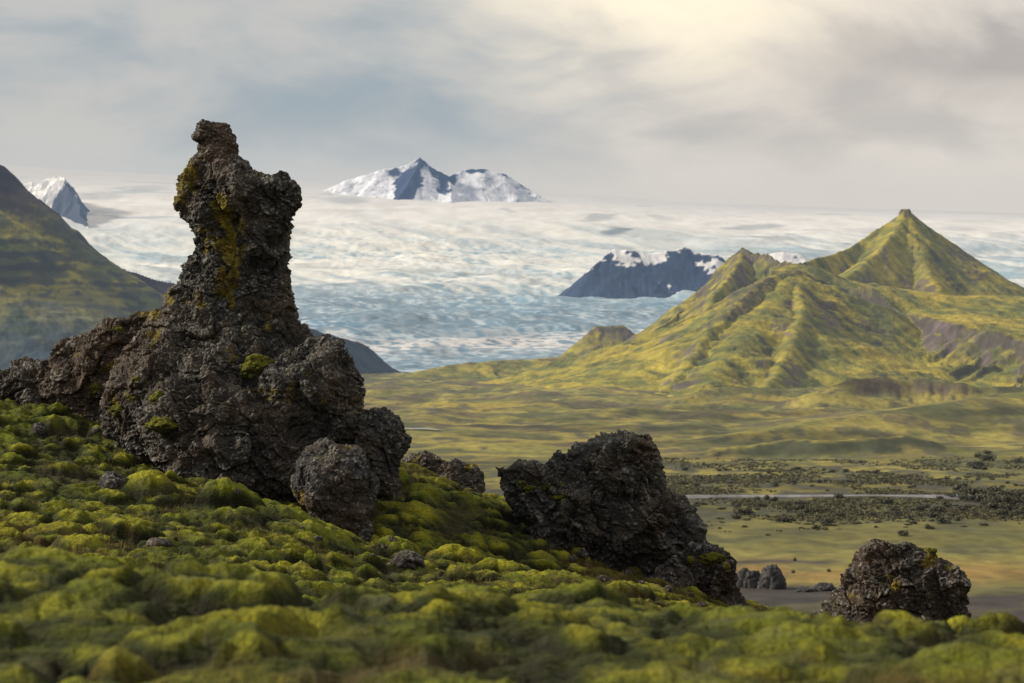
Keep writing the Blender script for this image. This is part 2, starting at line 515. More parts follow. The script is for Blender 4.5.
def lowhill_z(X, Y):
    wx, wy = warp(X, Y, 150, 10, 161)
    h1, r1 = ridge(wx, wy, pl((520, 372, 5650), (545, 362, 5600), (570, 350, 5560), (588, 336, 5520), (598, 325, 5500), (606, 326, 5500), (612, 324, 5500),
                              (622, 326, 5500), (636, 336, 5480), (660, 352, 5450), (690, 372, 5400)), .95, -10, 162, 7, 50)
    h2, r2 = ridge(wx, wy, pl((350, 396, 4900), (385, 387, 5000), (405, 377, 5100), (430, 368, 5200), (470, 362, 5260), (540, 358, 5300), (600, 352, 5350)), .22, -4, 163, 8, 80)
    h3, r3 = ridge(wx, wy, pl((600, 345, 5450), (560, 372, 5150), (500, 395, 4700)), .35, -4, 164, 8, 80)
    H = h1; E = r1
    for h, r in ((h2, r2), (h3, r3)):
        m = h > H; E = np.where(m, r, E); H = np.where(m, h, H)
    return H + 2.0 * fbm2(X / 40, Y / 40, 165, 4), E


lh = field(300, 760, 500, 3700, 6100, 330, lowhill_z, -5, 'hills', M_hill, mountain_colour,
           'low green hills with a little craggy top before the glacier', 'hills')


def left_z(X, Y):
    wx, wy = warp(X, Y, 160, 9, 171)
    h, r = ridge(wx, wy, pl((-200, 60, 5000), (-60, 128, 5000), (0, 164, 5000), (14, 178, 5010), (26, 193, 5020), (40, 198, 5030), (58, 219, 5050), (80, 239, 5080),
                            (110, 262, 5100), (130, 271, 5120), (150, 277, 5150), (180, 284, 5200), (250, 306, 5300), (305, 327, 5400), (340, 337, 5480),
                            (368, 345, 5540), (378, 353, 5550), (386, 361, 5560), (402, 381, 5580)), 1.0, -10, 172, 24, 110)
    # lava-bed terraces
    st = 26.0
    k = h / st + .5 * fbm2(X / 300, Y / 300, 173, 3)
    h = h + (np.floor(k) + ss(.25, .75, k - np.floor(k)) - k) * st * .16 * ss(15, 120, r) * ss(-.6, .5, fbm2(X / 200, Y / 200, 175, 3))
    return h + 3 * fbm2(X / 40, Y / 40, 174, 4), r


def left_colour(V, n, e):
    X, Y, Z = V.T
    a = fbm2(X / 160, Y / 160, 181, 4); b = fbm2(X / 50, Y / 50, 182, 3)
    c = mix((.30, .26, .055), (.10, .115, .046), ss(-.4, .45, a + .5 * b))
    st_ = fbm2(X / 500, Z / 9 + a, 183, 3)
    c = mix(c, (.060, .066, .056), ss(.05, .5, st_ + .8 * b) * .5)
    c = mix(c, (.048, .054, .052), ss(.84, .70, n[:, 2] + .08 * b) * .85)
    c = mix(c, (.080, .066, .064), ss(150, 50, e + 50 * a) * .9)
    c = mix(c, (.045, .040, .044), ss(50, 10, e + 30 * a + 20 * b) * .9)
    c = mix(c, (.046, .070, .095), ss(200, 50, Z + 50 * a) * .9)  # bluish haze over the lower flank, put into its colour
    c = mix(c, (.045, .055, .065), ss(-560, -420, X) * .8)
    return c


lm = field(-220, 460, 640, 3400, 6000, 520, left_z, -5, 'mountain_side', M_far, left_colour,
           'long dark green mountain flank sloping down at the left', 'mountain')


# ------------------------------------------------------------------ glacier
GD = np.array([5200, 5600, 7000, 8800, 11000, 13000.])
GZ = np.array([-30, 0, 92, 238, 500, 800.])
TPX = np.array([-300, 0, 30, 150, 230, 330, 480, 560, 700, 850, 1024, 1300])
TPY = np.array([158, 169, 171, 177, 182, 186, 190, 197, 206, 212, 217, 222.])


def glacier_base(X, Y):
    PX = X / Y * F + 512
    T = EYE + 15200 * (HZ - np.interp(PX, TPX, TPY)) / F
    z = np.interp(Y, GD, GZ)
    up = 500 + (T - 500) * (1 - (1 - np.clip((Y - 11000) / 4200, 0, 1)) ** 1.7)
    z = np.where(Y > 11000, up - np.maximum(Y - 15200, 0) * .06, z)
    return z


def glacier_py(px, py):
    """distance at which the ice is seen under a sight angle"""
    d = np.linspace(5300, 15200, 1500)
    z = glacier_base(d * (px - 512) / F, d)
    y = HZ - (z - EYE) / d * F
    return float(d[np.argmin(np.abs(y - py))])


def glacier_z(X, Y):
    z = glacier_base(X, Y)
    wx, wy = warp(X, Y, 900, 130, 201)
    serac = ss(-.25, .5, fbm2(wx / 1500, wy / 900, 202, 3) + .35 * np.exp(-((Y - 9300) / 1200) ** 2))
    low = ss(13000, 10500, Y)
    z = z + (8 + 16 * low) * fbm2(wx / 700, wy / 420, 203, 4)
    z = z + serac * low * 3 * ridged2(wx / 130, wy / 110, 204, 3)
    z = z + low * 1.2 * ridged2(wx / 60, wy / 160, 205, 2)
    return z, serac * low


BLOT = []
for (px, py, w, h, k) in ((617, 231, 20, 2.2, 1), (690, 204, 16, 1.6, .7), (740, 207, 18, 1.4, .5), (760, 226, 44, 2.0, .6), (640, 206, 12, 1.5, .5),
                          (600, 217, 26, 3, .6), (505, 211, 14, 2.5, .5), (770, 240, 40, 2, .5), (840, 215, 24, 1.5, .4), (880, 212, 16, 2, .6),
                          (845, 243, 10, 2, .7), (100, 195, 40, 3, .4), (150, 188, 30, 4, .5), (345, 200, 40, 5, .6), (660, 218, 26, 3, .3), (960, 228, 40, 2, .3)):
    d = glacier_py(px, py)
    slope = 260 if d > 11000 else 200
    BLOT.append((d * (px - 512) / F, d, w * d / F * .7, h * 50, k))


def glacier_colour(V, n, e):
    X, Y, Z = V.T
    wx, wy = warp(X, Y, 1100, 170, 211)
    band = fbm2(wx / 2800, wy / 620, 212, 3)
    fine = fbm2(wx / 300, wy / 190, 213, 4)
    f3 = fbm2(wx / 70, wy / 110, 214, 3)
    f4 = fbm2((X + .25 * Y) / 34, (Y + .3 * X + 60 * fine) / 42, 215, 3)
    acr = (X * 2000 + Y * 1365) / 2421 + .00005 * X * X; alo = (X * 1365 - Y * 2000) / 2421
    flow = fbm2(acr / 130, alo / 2600, 217, 4)
    snow = np.array((.78, .755, .735), np.float32)
    up = ss(10900, 12300, Y + 700 * band + 250 * fine)
    # the tongue: blue ice with fine crevasses, its lit and shadowed bands put into the colour
    c = mix((.60, .625, .63), (.24, .37, .46), ss(-.35, .30, band + .30 * fine))
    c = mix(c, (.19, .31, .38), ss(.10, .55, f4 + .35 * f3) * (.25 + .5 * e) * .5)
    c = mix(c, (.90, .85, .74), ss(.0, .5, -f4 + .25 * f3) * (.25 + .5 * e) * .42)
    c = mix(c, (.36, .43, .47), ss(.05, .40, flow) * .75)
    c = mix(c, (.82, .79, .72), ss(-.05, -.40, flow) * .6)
    # sunlight on the middle icefall, put into the ice colour
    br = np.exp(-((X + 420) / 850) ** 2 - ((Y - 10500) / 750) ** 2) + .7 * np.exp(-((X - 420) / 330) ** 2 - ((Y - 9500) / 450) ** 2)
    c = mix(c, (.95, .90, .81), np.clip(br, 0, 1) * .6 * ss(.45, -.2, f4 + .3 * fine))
    # lower tongue is bluer, with a pale strip near the snout
    lowt = ss(9500, 8300, Y + 600 * band)
    c = mix(c, mix((.125, .225, .32), (.36, .45, .52), ss(-.1, .5, -f4 + .4 * f3)), lowt * .85)
    c = mix(c, (.15, .21, .27), lowt * ss(.10, .40, flow) * .55)
    c = mix(c, (.66, .62, .60), np.exp(-((Y - 6750 - .12 * X + 150 * fine) / 340) ** 2) * .85 * ss(.6, -.2, f4))
    c = mix(c, np.broadcast_to(snow, c.shape), up * .95)
    c = mix(c, (.34, .43, .50), up * ss(.30, .55, fbm2(wx / 520, wy / 240, 216, 4)) * ss(-500, -1100, X) * ss(14200, 13300, Y) * .85)
    c = mix(c, c * .90, up * ss(.1, .6, fine))
    # medial moraine line
    c = mix(c, (.40, .42, .43), np.exp(-((Y - 9650 + .55 * X + 260 * fine * .3) / 70) ** 2) * ss(-1200, -700, X) * ss(200, -300, X) * .7)
    for (bx, by, rx, ry, k) in BLOT:
        g = np.exp(-((X - bx + 60 * fine) / rx) ** 2 - ((Y - by + 50 * fine) / ry) ** 2)
        c = mix(c, (.18, .24, .30), ss(.25, .8, g) * k)
    return c


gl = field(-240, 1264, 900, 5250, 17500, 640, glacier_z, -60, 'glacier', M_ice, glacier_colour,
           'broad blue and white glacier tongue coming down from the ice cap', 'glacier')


# ------------------------------------------------------------------ rock islands in the ice
def snow_rock(thr, seed, dark=(.040, .048, .068), snow=(.80, .76, .72), zlo=None, zhi=None, lit=0.0, crags=()):
    def f(V, n, e):
        X, Y, Z = V.T
        a = fbm2(X / 170, Y / 170 + Z / 120, seed, 4, .6); b = fbm2(X / 50, Y / 50 + Z / 50, seed + 3, 3, .6)
        s = n[:, 2] + .16 * a + .10 * b - lit * n[:, 0]
        if zlo is not None: s = s + .45 * (ss(zlo, zhi, Z + 40 * a) - 1)
        s = s + .22 * fbm2((X + .4 * Z) / 55, Z / 260, seed + 6, 3)
        k = ss(thr - .03, thr + .05, s)
        if crags:
            g = 0
            for (px, py, d, w, h) in crags:
                x, y, z = P(px, py, d)
                g = g + np.exp(-((X - x) / (w * d / F)) ** 2 - ((Z - z) / (h * d / F)) ** 2)
            k = np.maximum(k, 0) * 0 + 1 - ss(.35, .6, g + .35 * a + .25 * b)
            k = np.minimum(k, 1 - .5 * ss(.62, .5, n[:, 2] + .2 * b))
        return mix(dark, snow, k)
    return f


def nunatak_z(X, Y):
    wx, wy = warp(X, Y, 300, 16, 221)
    h, r = ridge(wx, wy, pl((584, 280, 8940), (594, 266, 8980), (606, 256, 9020), (618, 249, 9050), (640, 251, 9050), (652, 254, 9050), (668, 252, 9060),
                            (684, 248, 9080), (700, 254, 9060), (716, 255, 9040), (728, 264, 9020), (760, 300, 8900)), .95, 120, 222, 12, 120)
    h2, r2 = ridge(wx, wy, pl((690, 275, 9900), (730, 262, 9950), (775, 254, 10000), (785, 252, 10000), (800, 255, 10000), (812, 262, 9980), (850, 285, 9900)), .62, 150, 223, 30, 120)
    m = h2 > h
    return np.where(m, h2, h) + 4 * ridged2(X / 90, Y / 90, 224, 3), np.where(m, r2, r)


nk = field(540, 880, 460, 8350, 10400, 300, nunatak_z, 195, 'rock_ridge', M_far,
           snow_rock(.66, 231, dark=(.028, .046, .085), zlo=300, zhi=400), 'dark snow-streaked rock ridge rising out of the glacier', 'ridge')


def peak_z(X, Y):
    wx, wy = warp(X, Y, 350, 40, 241)
    h, r = ridge(wx, wy, pl((318, 192, 13150), (345, 182, 13050), (380, 171, 13000), (398, 167, 13000), (412, 162, 13000), (422, 158, 13000), (430, 163, 13000), (440, 170, 13000),
                            (450, 176, 13000), (462, 170, 13050), (480, 168, 13060), (490, 171, 13060), (505, 174, 13060), (520, 182, 13050), (535, 193, 13000), (548, 203, 12950)), 1.1, 560, 242, 16, 190)
    h2, r2 = ridge(wx, wy, pl((422, 160, 12990), (412, 178, 12880), (400, 198, 12720), (394, 206, 12600)), .9, 560, 243, 22, 140)
    h3, r3 = ridge(wx, wy, pl((440, 171, 12990), (446, 185, 12860), (452, 200, 12700)), .8, 560, 244, 22, 140)
    H = h; E = r
    for a, b in ((h2, r2), (h3, r3)):
        m = a > H; H = np.where(m, a, H); E = np.where(m, b, E)
    return H + 3 * ridged2(X / 90, Y / 90, 245, 3), E


pk = field(300, 580, 420, 12200, 13800, 260, peak_z, 640, 'snowy_peak', M_far, snow_rock(.70, 251, dark=(.024, .042, .095), snow=(.74, .73, .75), crags=((421, 161, 12950, 6, 8), (408, 190, 12750, 10, 10), (448, 174, 12950, 6, 6), (470, 171, 13050, 5, 2), (413, 174, 12850, 10, 9), (404, 183, 12750, 13, 9), (402, 198, 12700, 9, 9), (444, 182, 12900, 8, 13), (434, 171, 12950, 6, 6), (394, 172, 13000, 5, 3), (480, 170, 13050, 10, 2.5), (505, 175, 13050, 8, 2.5), (527, 184, 13000, 6, 2))),
           'jagged snow-covered peak with dark blue crags on the ice cap', 'peak')


def leftrock_z(X, Y):
    wx, wy = warp(X, Y, 250, 35, 261)
    h, r = ridge(wx, wy, pl((20, 187, 12500), (45, 181, 12150), (63, 178, 11950), (69, 188, 11880), (76, 202, 11780), (85, 215, 11650), (90, 230, 11500)), 1.7, 300, 262, 60, 90)
    return h + 10 * ridged2(X / 70, Y / 70, 263, 3), r


lr = field(0, 112, 200, 11000, 13200, 280, leftrock_z, 560, 'rock_cliff', M_far, snow_rock(.62, 271, dark=(.045, .055, .080), crags=((66, 190, 11800, 8, 9), (74, 205, 11800, 12, 13), (60, 203, 11800, 10, 12), (82, 220, 11800, 10, 12), (64, 218, 11800, 10, 10), (90, 226, 11800, 8, 6))),
           'small dark cliff with snow patches at the glacier edge, left', 'cliff')


# ------------------------------------------------------------------ the mossy hill we stand on
CTRL = [(p[0], p[1], p[2] - EYE) for p in (P(*q) for q in (
    (0, 374, 27), (-200, 352, 27), (100, 410, 26), (200, 446, 25.5), (300, 480, 25), (362, 552, 22.8), (330, 530, 23.2), (250, 505, 22), (100, 505, 21), (0, 485, 21.5), (-200, 480, 22),
    (0, 545, 17), (-200, 540, 17), (200, 565, 17), (400, 585, 18.5), (430, 476, 27), (480, 492, 27), (530, 517, 26), (570, 538, 25.5), (620, 560, 25), (650, 580, 24.3), (700, 602, 24), (760, 632, 23.5),
    (820, 632, 23), (960, 645, 23), (500, 566, 23), (600, 592, 21), (1150, 665, 23), (1200, 690, 19), (900, 690, 18), (650, 640, 17),
    (0, 571, 7), (-150, 567, 7), (250, 588, 7), (420, 596, 7), (640, 593, 7), (740, 648, 7), (850, 651, 7), (960, 641, 7), (1024, 637, 7), (1200, 634, 7),
    (0, 700, 10.5), (300, 705, 10.5), (600, 720, 10.5), (900, 730, 10.5), (1200, 735, 10.5), (-200, 690, 10.5),
    (512, 715, 4.6), (0, 705, 4.5), (1024, 720, 4.5), (1200, 720, 4.5), (-200, 700, 4.5),
    (600, 572, 29), (700, 606, 29), (800, 645, 29), (1000, 690, 29), (1150, 710, 29), (0, 378, 29), (200, 436, 29), (400, 482, 29), (480, 504, 29), (512, 1240, 1.8), (-600, 1230, 1.8), (1600, 1240, 1.8)))]
CTRL = np.array(CTRL)


def _tps(r2):
    return np.where(r2 > 1e-9, .5 * r2 * np.log(np.maximum(r2, 1e-9)), 0)


_n = len(CTRL)
_A = np.zeros((_n + 3, _n + 3))
_d2 = (CTRL[:, None, 0] - CTRL[None, :, 0]) ** 2 + (CTRL[:, None, 1] - CTRL[None, :, 1]) ** 2
_A[:_n, :_n] = _tps(_d2) + np.eye(_n) * .03
_A[:_n, _n] = 1; _A[:_n, _n + 1:] = CTRL[:, :2]; _A[_n, :_n] = 1; _A[_n + 1:, :_n] = CTRL[:, :2].T
_W = np.linalg.solve(_A, np.concatenate([CTRL[:, 2], np.zeros(3)]))


def hill_z(X, Y):
    cx = np.clip(X, -9, 8); cy = np.clip(Y, 1.5, 29)
    s = _W[_n] + _W[_n + 1] * cx + _W[_n + 2] * cy
    for i in range(_n):
        s = s + _W[i] * _tps((cx - CTRL[i, 0]) ** 2 + (cy - CTRL[i, 1]) ** 2)
    out = np.hypot(np.maximum(0, np.maximum(X - 8, -9 - X)), np.maximum(Y - 29, 0) * 1.25)
    back = np.maximum(0, -8 - Y)
    out = np.hypot(out, back)
    s = s - .52 * (np.sqrt(out ** 2 + 4) - 2)
    return EYE + np.maximum(s, -86)


# soil: coarse far out, fine close by
u = np.concatenate([-np.geomspace(220, 10, 60), np.linspace(-9.5, 8.5, 150), np.geomspace(9.5, 220, 60)])
v = np.concatenate([-np.geomspace(200, 1, 40), np.linspace(-.5, 31, 220), np.geomspace(32, 260, 70)])
GX, GY = np.meshgrid(u, v)
GZ_ = hill_z(GX, GY) - .17 + .03 * fbm2(GX / .5, GY / .5, 301, 4) + .25 * fbm2(GX / 9, GY / 9, 303, 3) * ss(30, 60, np.hypot(GX, GY - 15))
V = np.stack([GX, GY, GZ_], -1).reshape(-1, 3)
hill = mesh_np('hillside', V, grid_quads(*GX.shape), M_soil)
a = fbm2(V[:, 0] / .8, V[:, 1] / .8, 305, 4)
c = mix((.042, .030, .020), (.075, .045, .022), ss(-.4, .5, a))
rust = np.exp(-((V[:, 0] - 2.8) / .65) ** 2 - ((V[:, 1] - 23.6) / 1.6) ** 2)
c = mix(c, (.20, .085, .022), rust * .9)
c = mix(c, (.09, .085, .03), ss(35, 60, np.hypot(V[:, 0], V[:, 1] - 15)))
set_col(hill, c)
tag(hill, 'dark soil of the hillside under the moss', 'hillside', kind='structure')


def domes(x, y, cell, seed, r0, r1, h0, h1, keep=1.0, p=.46):
    """packed round cushions: the highest dome wins; returns height, closeness to a dome's middle, its number"""
    X_ = x / cell; Y_ = y / cell
    ix = np.floor(X_).astype(np.int64); iy = np.floor(Y_).astype(np.int64)
    H = np.zeros(x.shape, np.float32); T = np.zeros(x.shape, np.float32); I = np.zeros(x.shape, np.float32)
    z0 = np.zeros(ix.shape, np.int64)
    for a in (-1, 0, 1):
        for b in (-1, 0, 1):
            h = _h(ix + a, iy + b, z0, seed); h2 = _h(ix + a, iy + b, z0 + 1, seed)
            cx = ix + a + .1 + .8 * _r(h, 0); cy = iy + b + .1 + .8 * _r(h, 10)
            rr = r0 + (r1 - r0) * _r(h, 20); hh = h0 + (h1 - h0) * _r(h2, 0) ** 1.3
            el = .75 + .5 * _r(h2, 10)                                     # some are longer than wide
            ang = math.pi * _r(h2, 20)
            dx_ = (X_ - cx); dy_ = (Y_ - cy)
            u = dx_ * np.cos(ang) + dy_ * np.sin(ang); w = -dx_ * np.sin(ang) + dy_ * np.cos(ang)
            d2 = ((u * el) ** 2 + (w / el) ** 2) / rr ** 2
            t = np.clip(1 - d2, 0, 1)
            hv = (hh * t ** p).astype(np.float32)
            if keep < 1: hv = hv * (_r(h2, 5) < keep)
            m = hv > H
            H = np.where(m, hv, H); T = np.where(m, t, T); I = np.where(m, _r(h, 5), I)
    return H, T, I


def moss_relief(x, y):
    near = ss(10.2, 8.6, y)                                               # smaller cushions on the near crest
    x0, y0 = x, y
    x = x * (1 + .25 * near); y = y * (1 + .25 * near)
    wx = x + .07 * fbm2(x / .35, y / .35, 311, 3); wy = y + .07 * fbm2(x / .35, y / .35, 312, 3)
    big = ss(-.40, .40, fbm2(x / 2.6, y / 2.6, 313, 2))                 # where the large pillows grow
    A, ta, ia = domes(wx, wy, .58, 314, .40, .74, .05, .26, .85)
    A = A * (.30 + .70 * big) * (1 - .30 * near)
    B, tb, ib = domes(wx, wy, .27, 315, .42, .76, .035, .165, .94)
    B = B * (1 - .25 * big) * (1 - .10 * near)
    C_, tc_, ic = domes(wx, wy, .115, 316, .42, .78, .012, .055, .96)
    roll = .06 * fbm2(x / 1.9, y / 1.9, 317, 3)
    gap = ss(.32, .75, fbm2(x / 1.2, y / 1.2, 319, 3) - .2 * big)
    m1 = np.maximum(A, B); top = np.where(A > B, ta, tb); idd = np.where(A > B, ia, ib)
    m2 = np.maximum(m1 + .45 * C_, C_); top = np.where(C_ > m1, tc_ * .5, top); idd = np.where(C_ > m1, ic, idd)
    lump = .020 * fbm2(x / .12, y / .12, 320, 3) + .004 * fbm2(x / .028, y / .028, 318, 2)
    h = (m2 * (1 - .45 * gap) + lump) * (1 - .30 * near) + roll - .085 - .03 * gap + .035 * near
    expo = np.clip(top ** .8 * (.30 + 4.6 * m2), 0, 1)
    return h, expo, idd, ic, gap


def moss_sheet():
    rows = np.concatenate([np.arange(2.2, 4.0, .05), np.arange(4.0, 9.0, .028), np.arange(9.0, 15.0, .06), np.arange(15.0, 31.5, .021), np.arange(31.5, 40, .15)])
    tx = (np.linspace(-130, 1154, 1080) - 512) / F
    TX, D = np.meshgrid(tx, rows)
    X = TX * np.maximum(D, 3.0); Y = D
    rel, expo, ia, ib, gap = moss_relief(X, Y)
    Z = hill_z(X, Y) + rel
    # bare rusty patch on the right shoulder
    rust = np.exp(-((X - 2.8) / .50) ** 2 - ((Y - 23.6) / 1.4) ** 2)
    Z = Z - .30 * rust
    V = np.stack([X, Y, Z], -1).reshape(-1, 3)
    o = mesh_np('moss', V, grid_quads(*X.shape), M_moss)
    n = normals(o)
    expo = expo.ravel(); ia = ia.ravel(); ib = ib.ravel(); gap = gap.ravel()
    x, y = V[:, 0], V[:, 1]
    a = fbm2(x / .9, y / .9, 331, 4); b = fbm2(x / .16, y / .16, 332, 3); g = fbm2(x / 3.0, y / 3.0, 333, 3)
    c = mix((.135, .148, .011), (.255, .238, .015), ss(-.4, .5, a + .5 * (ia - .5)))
    c = mix((.026, .031, .007), c, ss(.25, .95, expo + .16 * b))  # sides and crevices darkened: their shade is put into the moss colour
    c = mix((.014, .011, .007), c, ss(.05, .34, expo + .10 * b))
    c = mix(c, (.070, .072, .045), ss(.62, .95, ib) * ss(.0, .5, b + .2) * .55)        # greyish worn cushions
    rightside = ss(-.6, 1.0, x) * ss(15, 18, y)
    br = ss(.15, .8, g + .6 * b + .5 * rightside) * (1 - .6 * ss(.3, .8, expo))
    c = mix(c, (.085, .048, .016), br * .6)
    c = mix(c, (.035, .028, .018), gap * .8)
    c = mix(c, c * .55, ss(.75, .2, n[:, 2]))  # steep cushion sides shaded once more in the colour
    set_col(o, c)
    return tag(o, 'yellow-green moss cushions covering the slope', 'moss', kind='stuff')


moss = moss_sheet()


def grass_blades(n=42000):
    r = np.random.default_rng(5)
    y = r.uniform(15.5, 28.5, n * 3); x = y * (r.uniform(-40, 860, n * 3) - 512) / F
    rel, expo, _, _, gap = moss_relief(x, y)
    want = (np.hypot((x - 2.8) / .6, (y - 23.6) / 1.5) > 1) * ss(.05, .5, fbm2(x / .7, y / .7, 341, 3) + .35 * ss(-.5, 1.2, x)) * ss(.75, .25, expo)
    k = np.flatnonzero(r.random(len(x)) < want)[:n]
    x, y = x[k], y[k]; m = len(k)
    z = hill_z(x, y) + rel[k]
    hgt = r.uniform(.015, .050, m); ang = r.uniform(0, 2 * math.pi, m); lean = r.uniform(.2, 1.1, m)
    dx, dy = np.cos(ang), np.sin(ang); w = r.uniform(.0022, .0045, m)
    b0 = np.stack([x - dy * w, y + dx * w, z - .01], 1); b1 = np.stack([x + dy * w, y - dx * w, z - .01], 1)
    t = np.stack([x + dx * hgt * lean, y + dy * hgt * lean, z + hgt], 1)
    V = np.stack([b0, b1, t], 1).reshape(-1, 3)
    o = mesh_np('grass', V, np.arange(3 * m).reshape(-1, 3), M_soil, smooth=False)
    pick = r.random(m)
    c = mix((.17, .085, .028), (.15, .13, .03), ss(.3, .7, pick))
    set_col(o, np.repeat(c, 3, 0))
    tag(o, 'sparse short brown grass between the moss cushions', 'grass', kind='stuff')


grass_blades()


def bvh(o):
    me = o.data
    return BVHTree.FromPolygons([v.co[:] for v in me.vertices], [p.vertices[:] for p in me.polygons])


# ------------------------------------------------------------------ rocks
def loft(bm, rows, d, ratio=.75, nseg=28, ddrop=0.0, power=2.4, seed=0):
    """closed stack of rounded sections; rows = (py, left px, right px[, shift in depth])"""
    rows = sorted(rows, key=lambda r: r[0])
    dense = []
    for a, b in zip(rows[:-1], rows[1:]):
        k = max(1, int((b[0] - a[0]) / 3))
        for i in range(k):
            t = i / k
            dense.append([a[j] + t * (b[j] - a[j]) for j in range(3)])
    dense.append(list(rows[-1][:3]))
    hw = np.array([(r[2] - r[1]) / 2 for r in dense])
    sm = np.convolve(np.pad(hw, 4, mode='edge'), np.ones(9) / 9, 'valid')
    rings = []
    for (py, l, r), h in zip(dense, sm):
        cx = (l + r) / 2; hx = (r - l) / 2
        ring = []
        for i in range(nseg):
            t = 2 * math.pi * i / nseg
            cs, sn = math.cos(t), math.sin(t)
            ux = math.copysign(abs(cs) ** (2 / power), cs); uy = math.copysign(abs(sn) ** (2 / power), sn)
            x, y, z = P(cx + hx * ux, py, d)
            ring.append(bm.verts.new((x, y + h * ratio * d / F * uy + ddrop * (py - dense[0][0]), z)))
        rings.append(ring)
    for a, b in zip(rings[:-1], rings[1:]):
        for i in range(nseg):
            j = (i + 1) % nseg
            bm.faces.new((a[i], b[i], b[j], a[j]))
    bm.faces.new(rings[0]); bm.faces.new(list(reversed(rings[-1])))


def remesh(bm, voxel):
    bmesh.ops.recalc_face_normals(bm, faces=bm.faces)
    me = bpy.data.meshes.new('tmp'); bm.to_mesh(me); bm.free()
    o = bpy.data.objects.new('tmp', me); col.objects.link(o)
    md = o.modifiers.new('r', 'REMESH'); md.mode = 'VOXEL'; md.voxel_size = voxel
    dg = bpy.context.evaluated_depsgraph_get(); dg.update()
    m2 = bpy.data.meshes.new_from_object(o.evaluated_get(dg))
    bpy.data.objects.remove(o); bpy.data.meshes.remove(me)
    return m2


def rough_rock(name, bm, voxel, seed, amp=1.0, lichen=(), brown=(), base=(.040, .036, .033), brownc=(.070, .044, .028), hollow=(), thin=None):
    me = remesh(bm, voxel)
    me.name = name
    n = len(me.vertices)
    V = np.empty(n * 3, np.float32); me.vertices.foreach_get('co', V); V = V.reshape(-1, 3)
    N = np.empty(n * 3, np.float32); me.vertices.foreach_get('normal', N); N = N.reshape(-1, 3)
    p = V.astype(np.float64) - np.array([0, 25, EYE])
    wp = p + .06 * np.stack([perlin3(p / .22, seed + 50), perlin3(p / .22, seed + 51), perlin3(p / .22, seed + 52)], 1)
    rg = 1 - 2 * np.abs(perlin3(wp / .42 + .3, seed + 9))
    disp = .075 * perlin3(p / .55, seed + 1) + .045 * perlin3(p / .22, seed + 2) + .045 * (rg - .5)
    for (px, py, d, r, k) in hollow:
        bx = np.array(P(px, py, d)) - np.array([0, 25, EYE])
        disp = disp - k * np.exp(-((p[:, 0] - bx[0]) ** 2 + (p[:, 2] - bx[2]) ** 2) / r ** 2) * (p[:, 1] < bx[1] + .3)
    fh, fe = facets3(wp / .42, seed + 3)
    disp = disp + .055 * fh - .014 * ss(.07, 0, fe)
    q = wp.copy(); q[:, 2] = q[:, 2] * 1.4 + .45 * q[:, 0]
    fh2, fe2 = facets3(q / .15, seed + 4)
    disp = disp + .034 * fh2 - .006 * ss(.08, 0, fe2)
    chip = fh2
    if thin is not None:                                     # slender top: keep only the small breaks
        zt = P(0, thin, D0)[2] - EYE
        disp = disp * (1 - .65 * ss(zt - .35, zt, p[:, 2]))
    rough = ss(-.35, .35, perlin3(p / .45, seed + 10))
    f1, f2, i3 = worley3(q / .052, seed + 5)
    disp = disp + (.014 + .024 * rough) * (i3 - .5) * ss(0, .25, f2 - f1)
    disp = disp + .016 * perlin3(p / .085, seed + 8) + (.010 + .010 * rough) * perlin3(p / .038, seed + 6) + .009 * perlin3(p / .018, seed + 7)
    V2 = V + N * (disp * amp)[:, None]
    me.vertices.foreach_set('co', V2.astype(np.float32).ravel()); me.update()
    me.polygons.foreach_set('use_smooth', np.zeros(len(me.polygons), bool))
    me.materials.append(M_rock)
    o = bpy.data.objects.new(name, me); col.objects.link(o)
    me.vertices.foreach_get('normal', N.ravel()) if False else None
    N2 = normals(o)
    a = fbm3(p / .5, seed + 11, 3); b = fbm3(p / .09, seed + 12, 3); s = perlin3(p / .022, seed + 13)
    c = mix(np.array(base) * .75, np.array(base) * 1.45, ss(-.5, .6, a + .6 * b))
    c = mix(c, brownc, ss(.05, .6, a - .4 * b + .1) * .55)
    for (px, py, d, r, k) in brown:
        bx = np.array(P(px, py, d)) - np.array([0, 25, EYE])
        g = np.exp(-((p[:, 0] - bx[0]) ** 2 + (p[:, 2] - bx[2]) ** 2) / r ** 2)
        c = mix(c, brownc, np.clip(g * k + .3 * b * g, 0, 1))
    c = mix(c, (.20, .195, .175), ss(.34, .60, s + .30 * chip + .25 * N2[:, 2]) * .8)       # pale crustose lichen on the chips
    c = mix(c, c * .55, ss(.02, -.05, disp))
    lstreak = fbm3(p / np.array([.10, .10, .35]), seed + 14, 3)
    for (px, py, d, rx, rz, k) in lichen:
        bx = np.array(P(px, py, d)) - np.array([0, 25, EYE])
        g = np.exp(-((p[:, 0] - bx[0]) / rx) ** 2 - ((p[:, 2] - bx[2]) / rz) ** 2)
        m = ss(.38, .80, g * k + .40 * b + .40 * lstreak) * ss(.05, .3, g)
        lc = mix((.11, .082, .008), (.20, .155, .012), ss(-.3, .4, perlin3(p / .05, seed + 15)))
        lc = mix(lc, (.075, .045, .010), ss(.0, .5, perlin3(p / .08, seed + 16)))
        c = c * (1 - m[:, None] * .9) + lc * (m[:, None] * .9)
    # a green tinge on upward ledges
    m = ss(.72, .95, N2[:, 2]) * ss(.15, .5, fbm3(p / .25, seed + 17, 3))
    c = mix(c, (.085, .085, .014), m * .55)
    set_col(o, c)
    return o


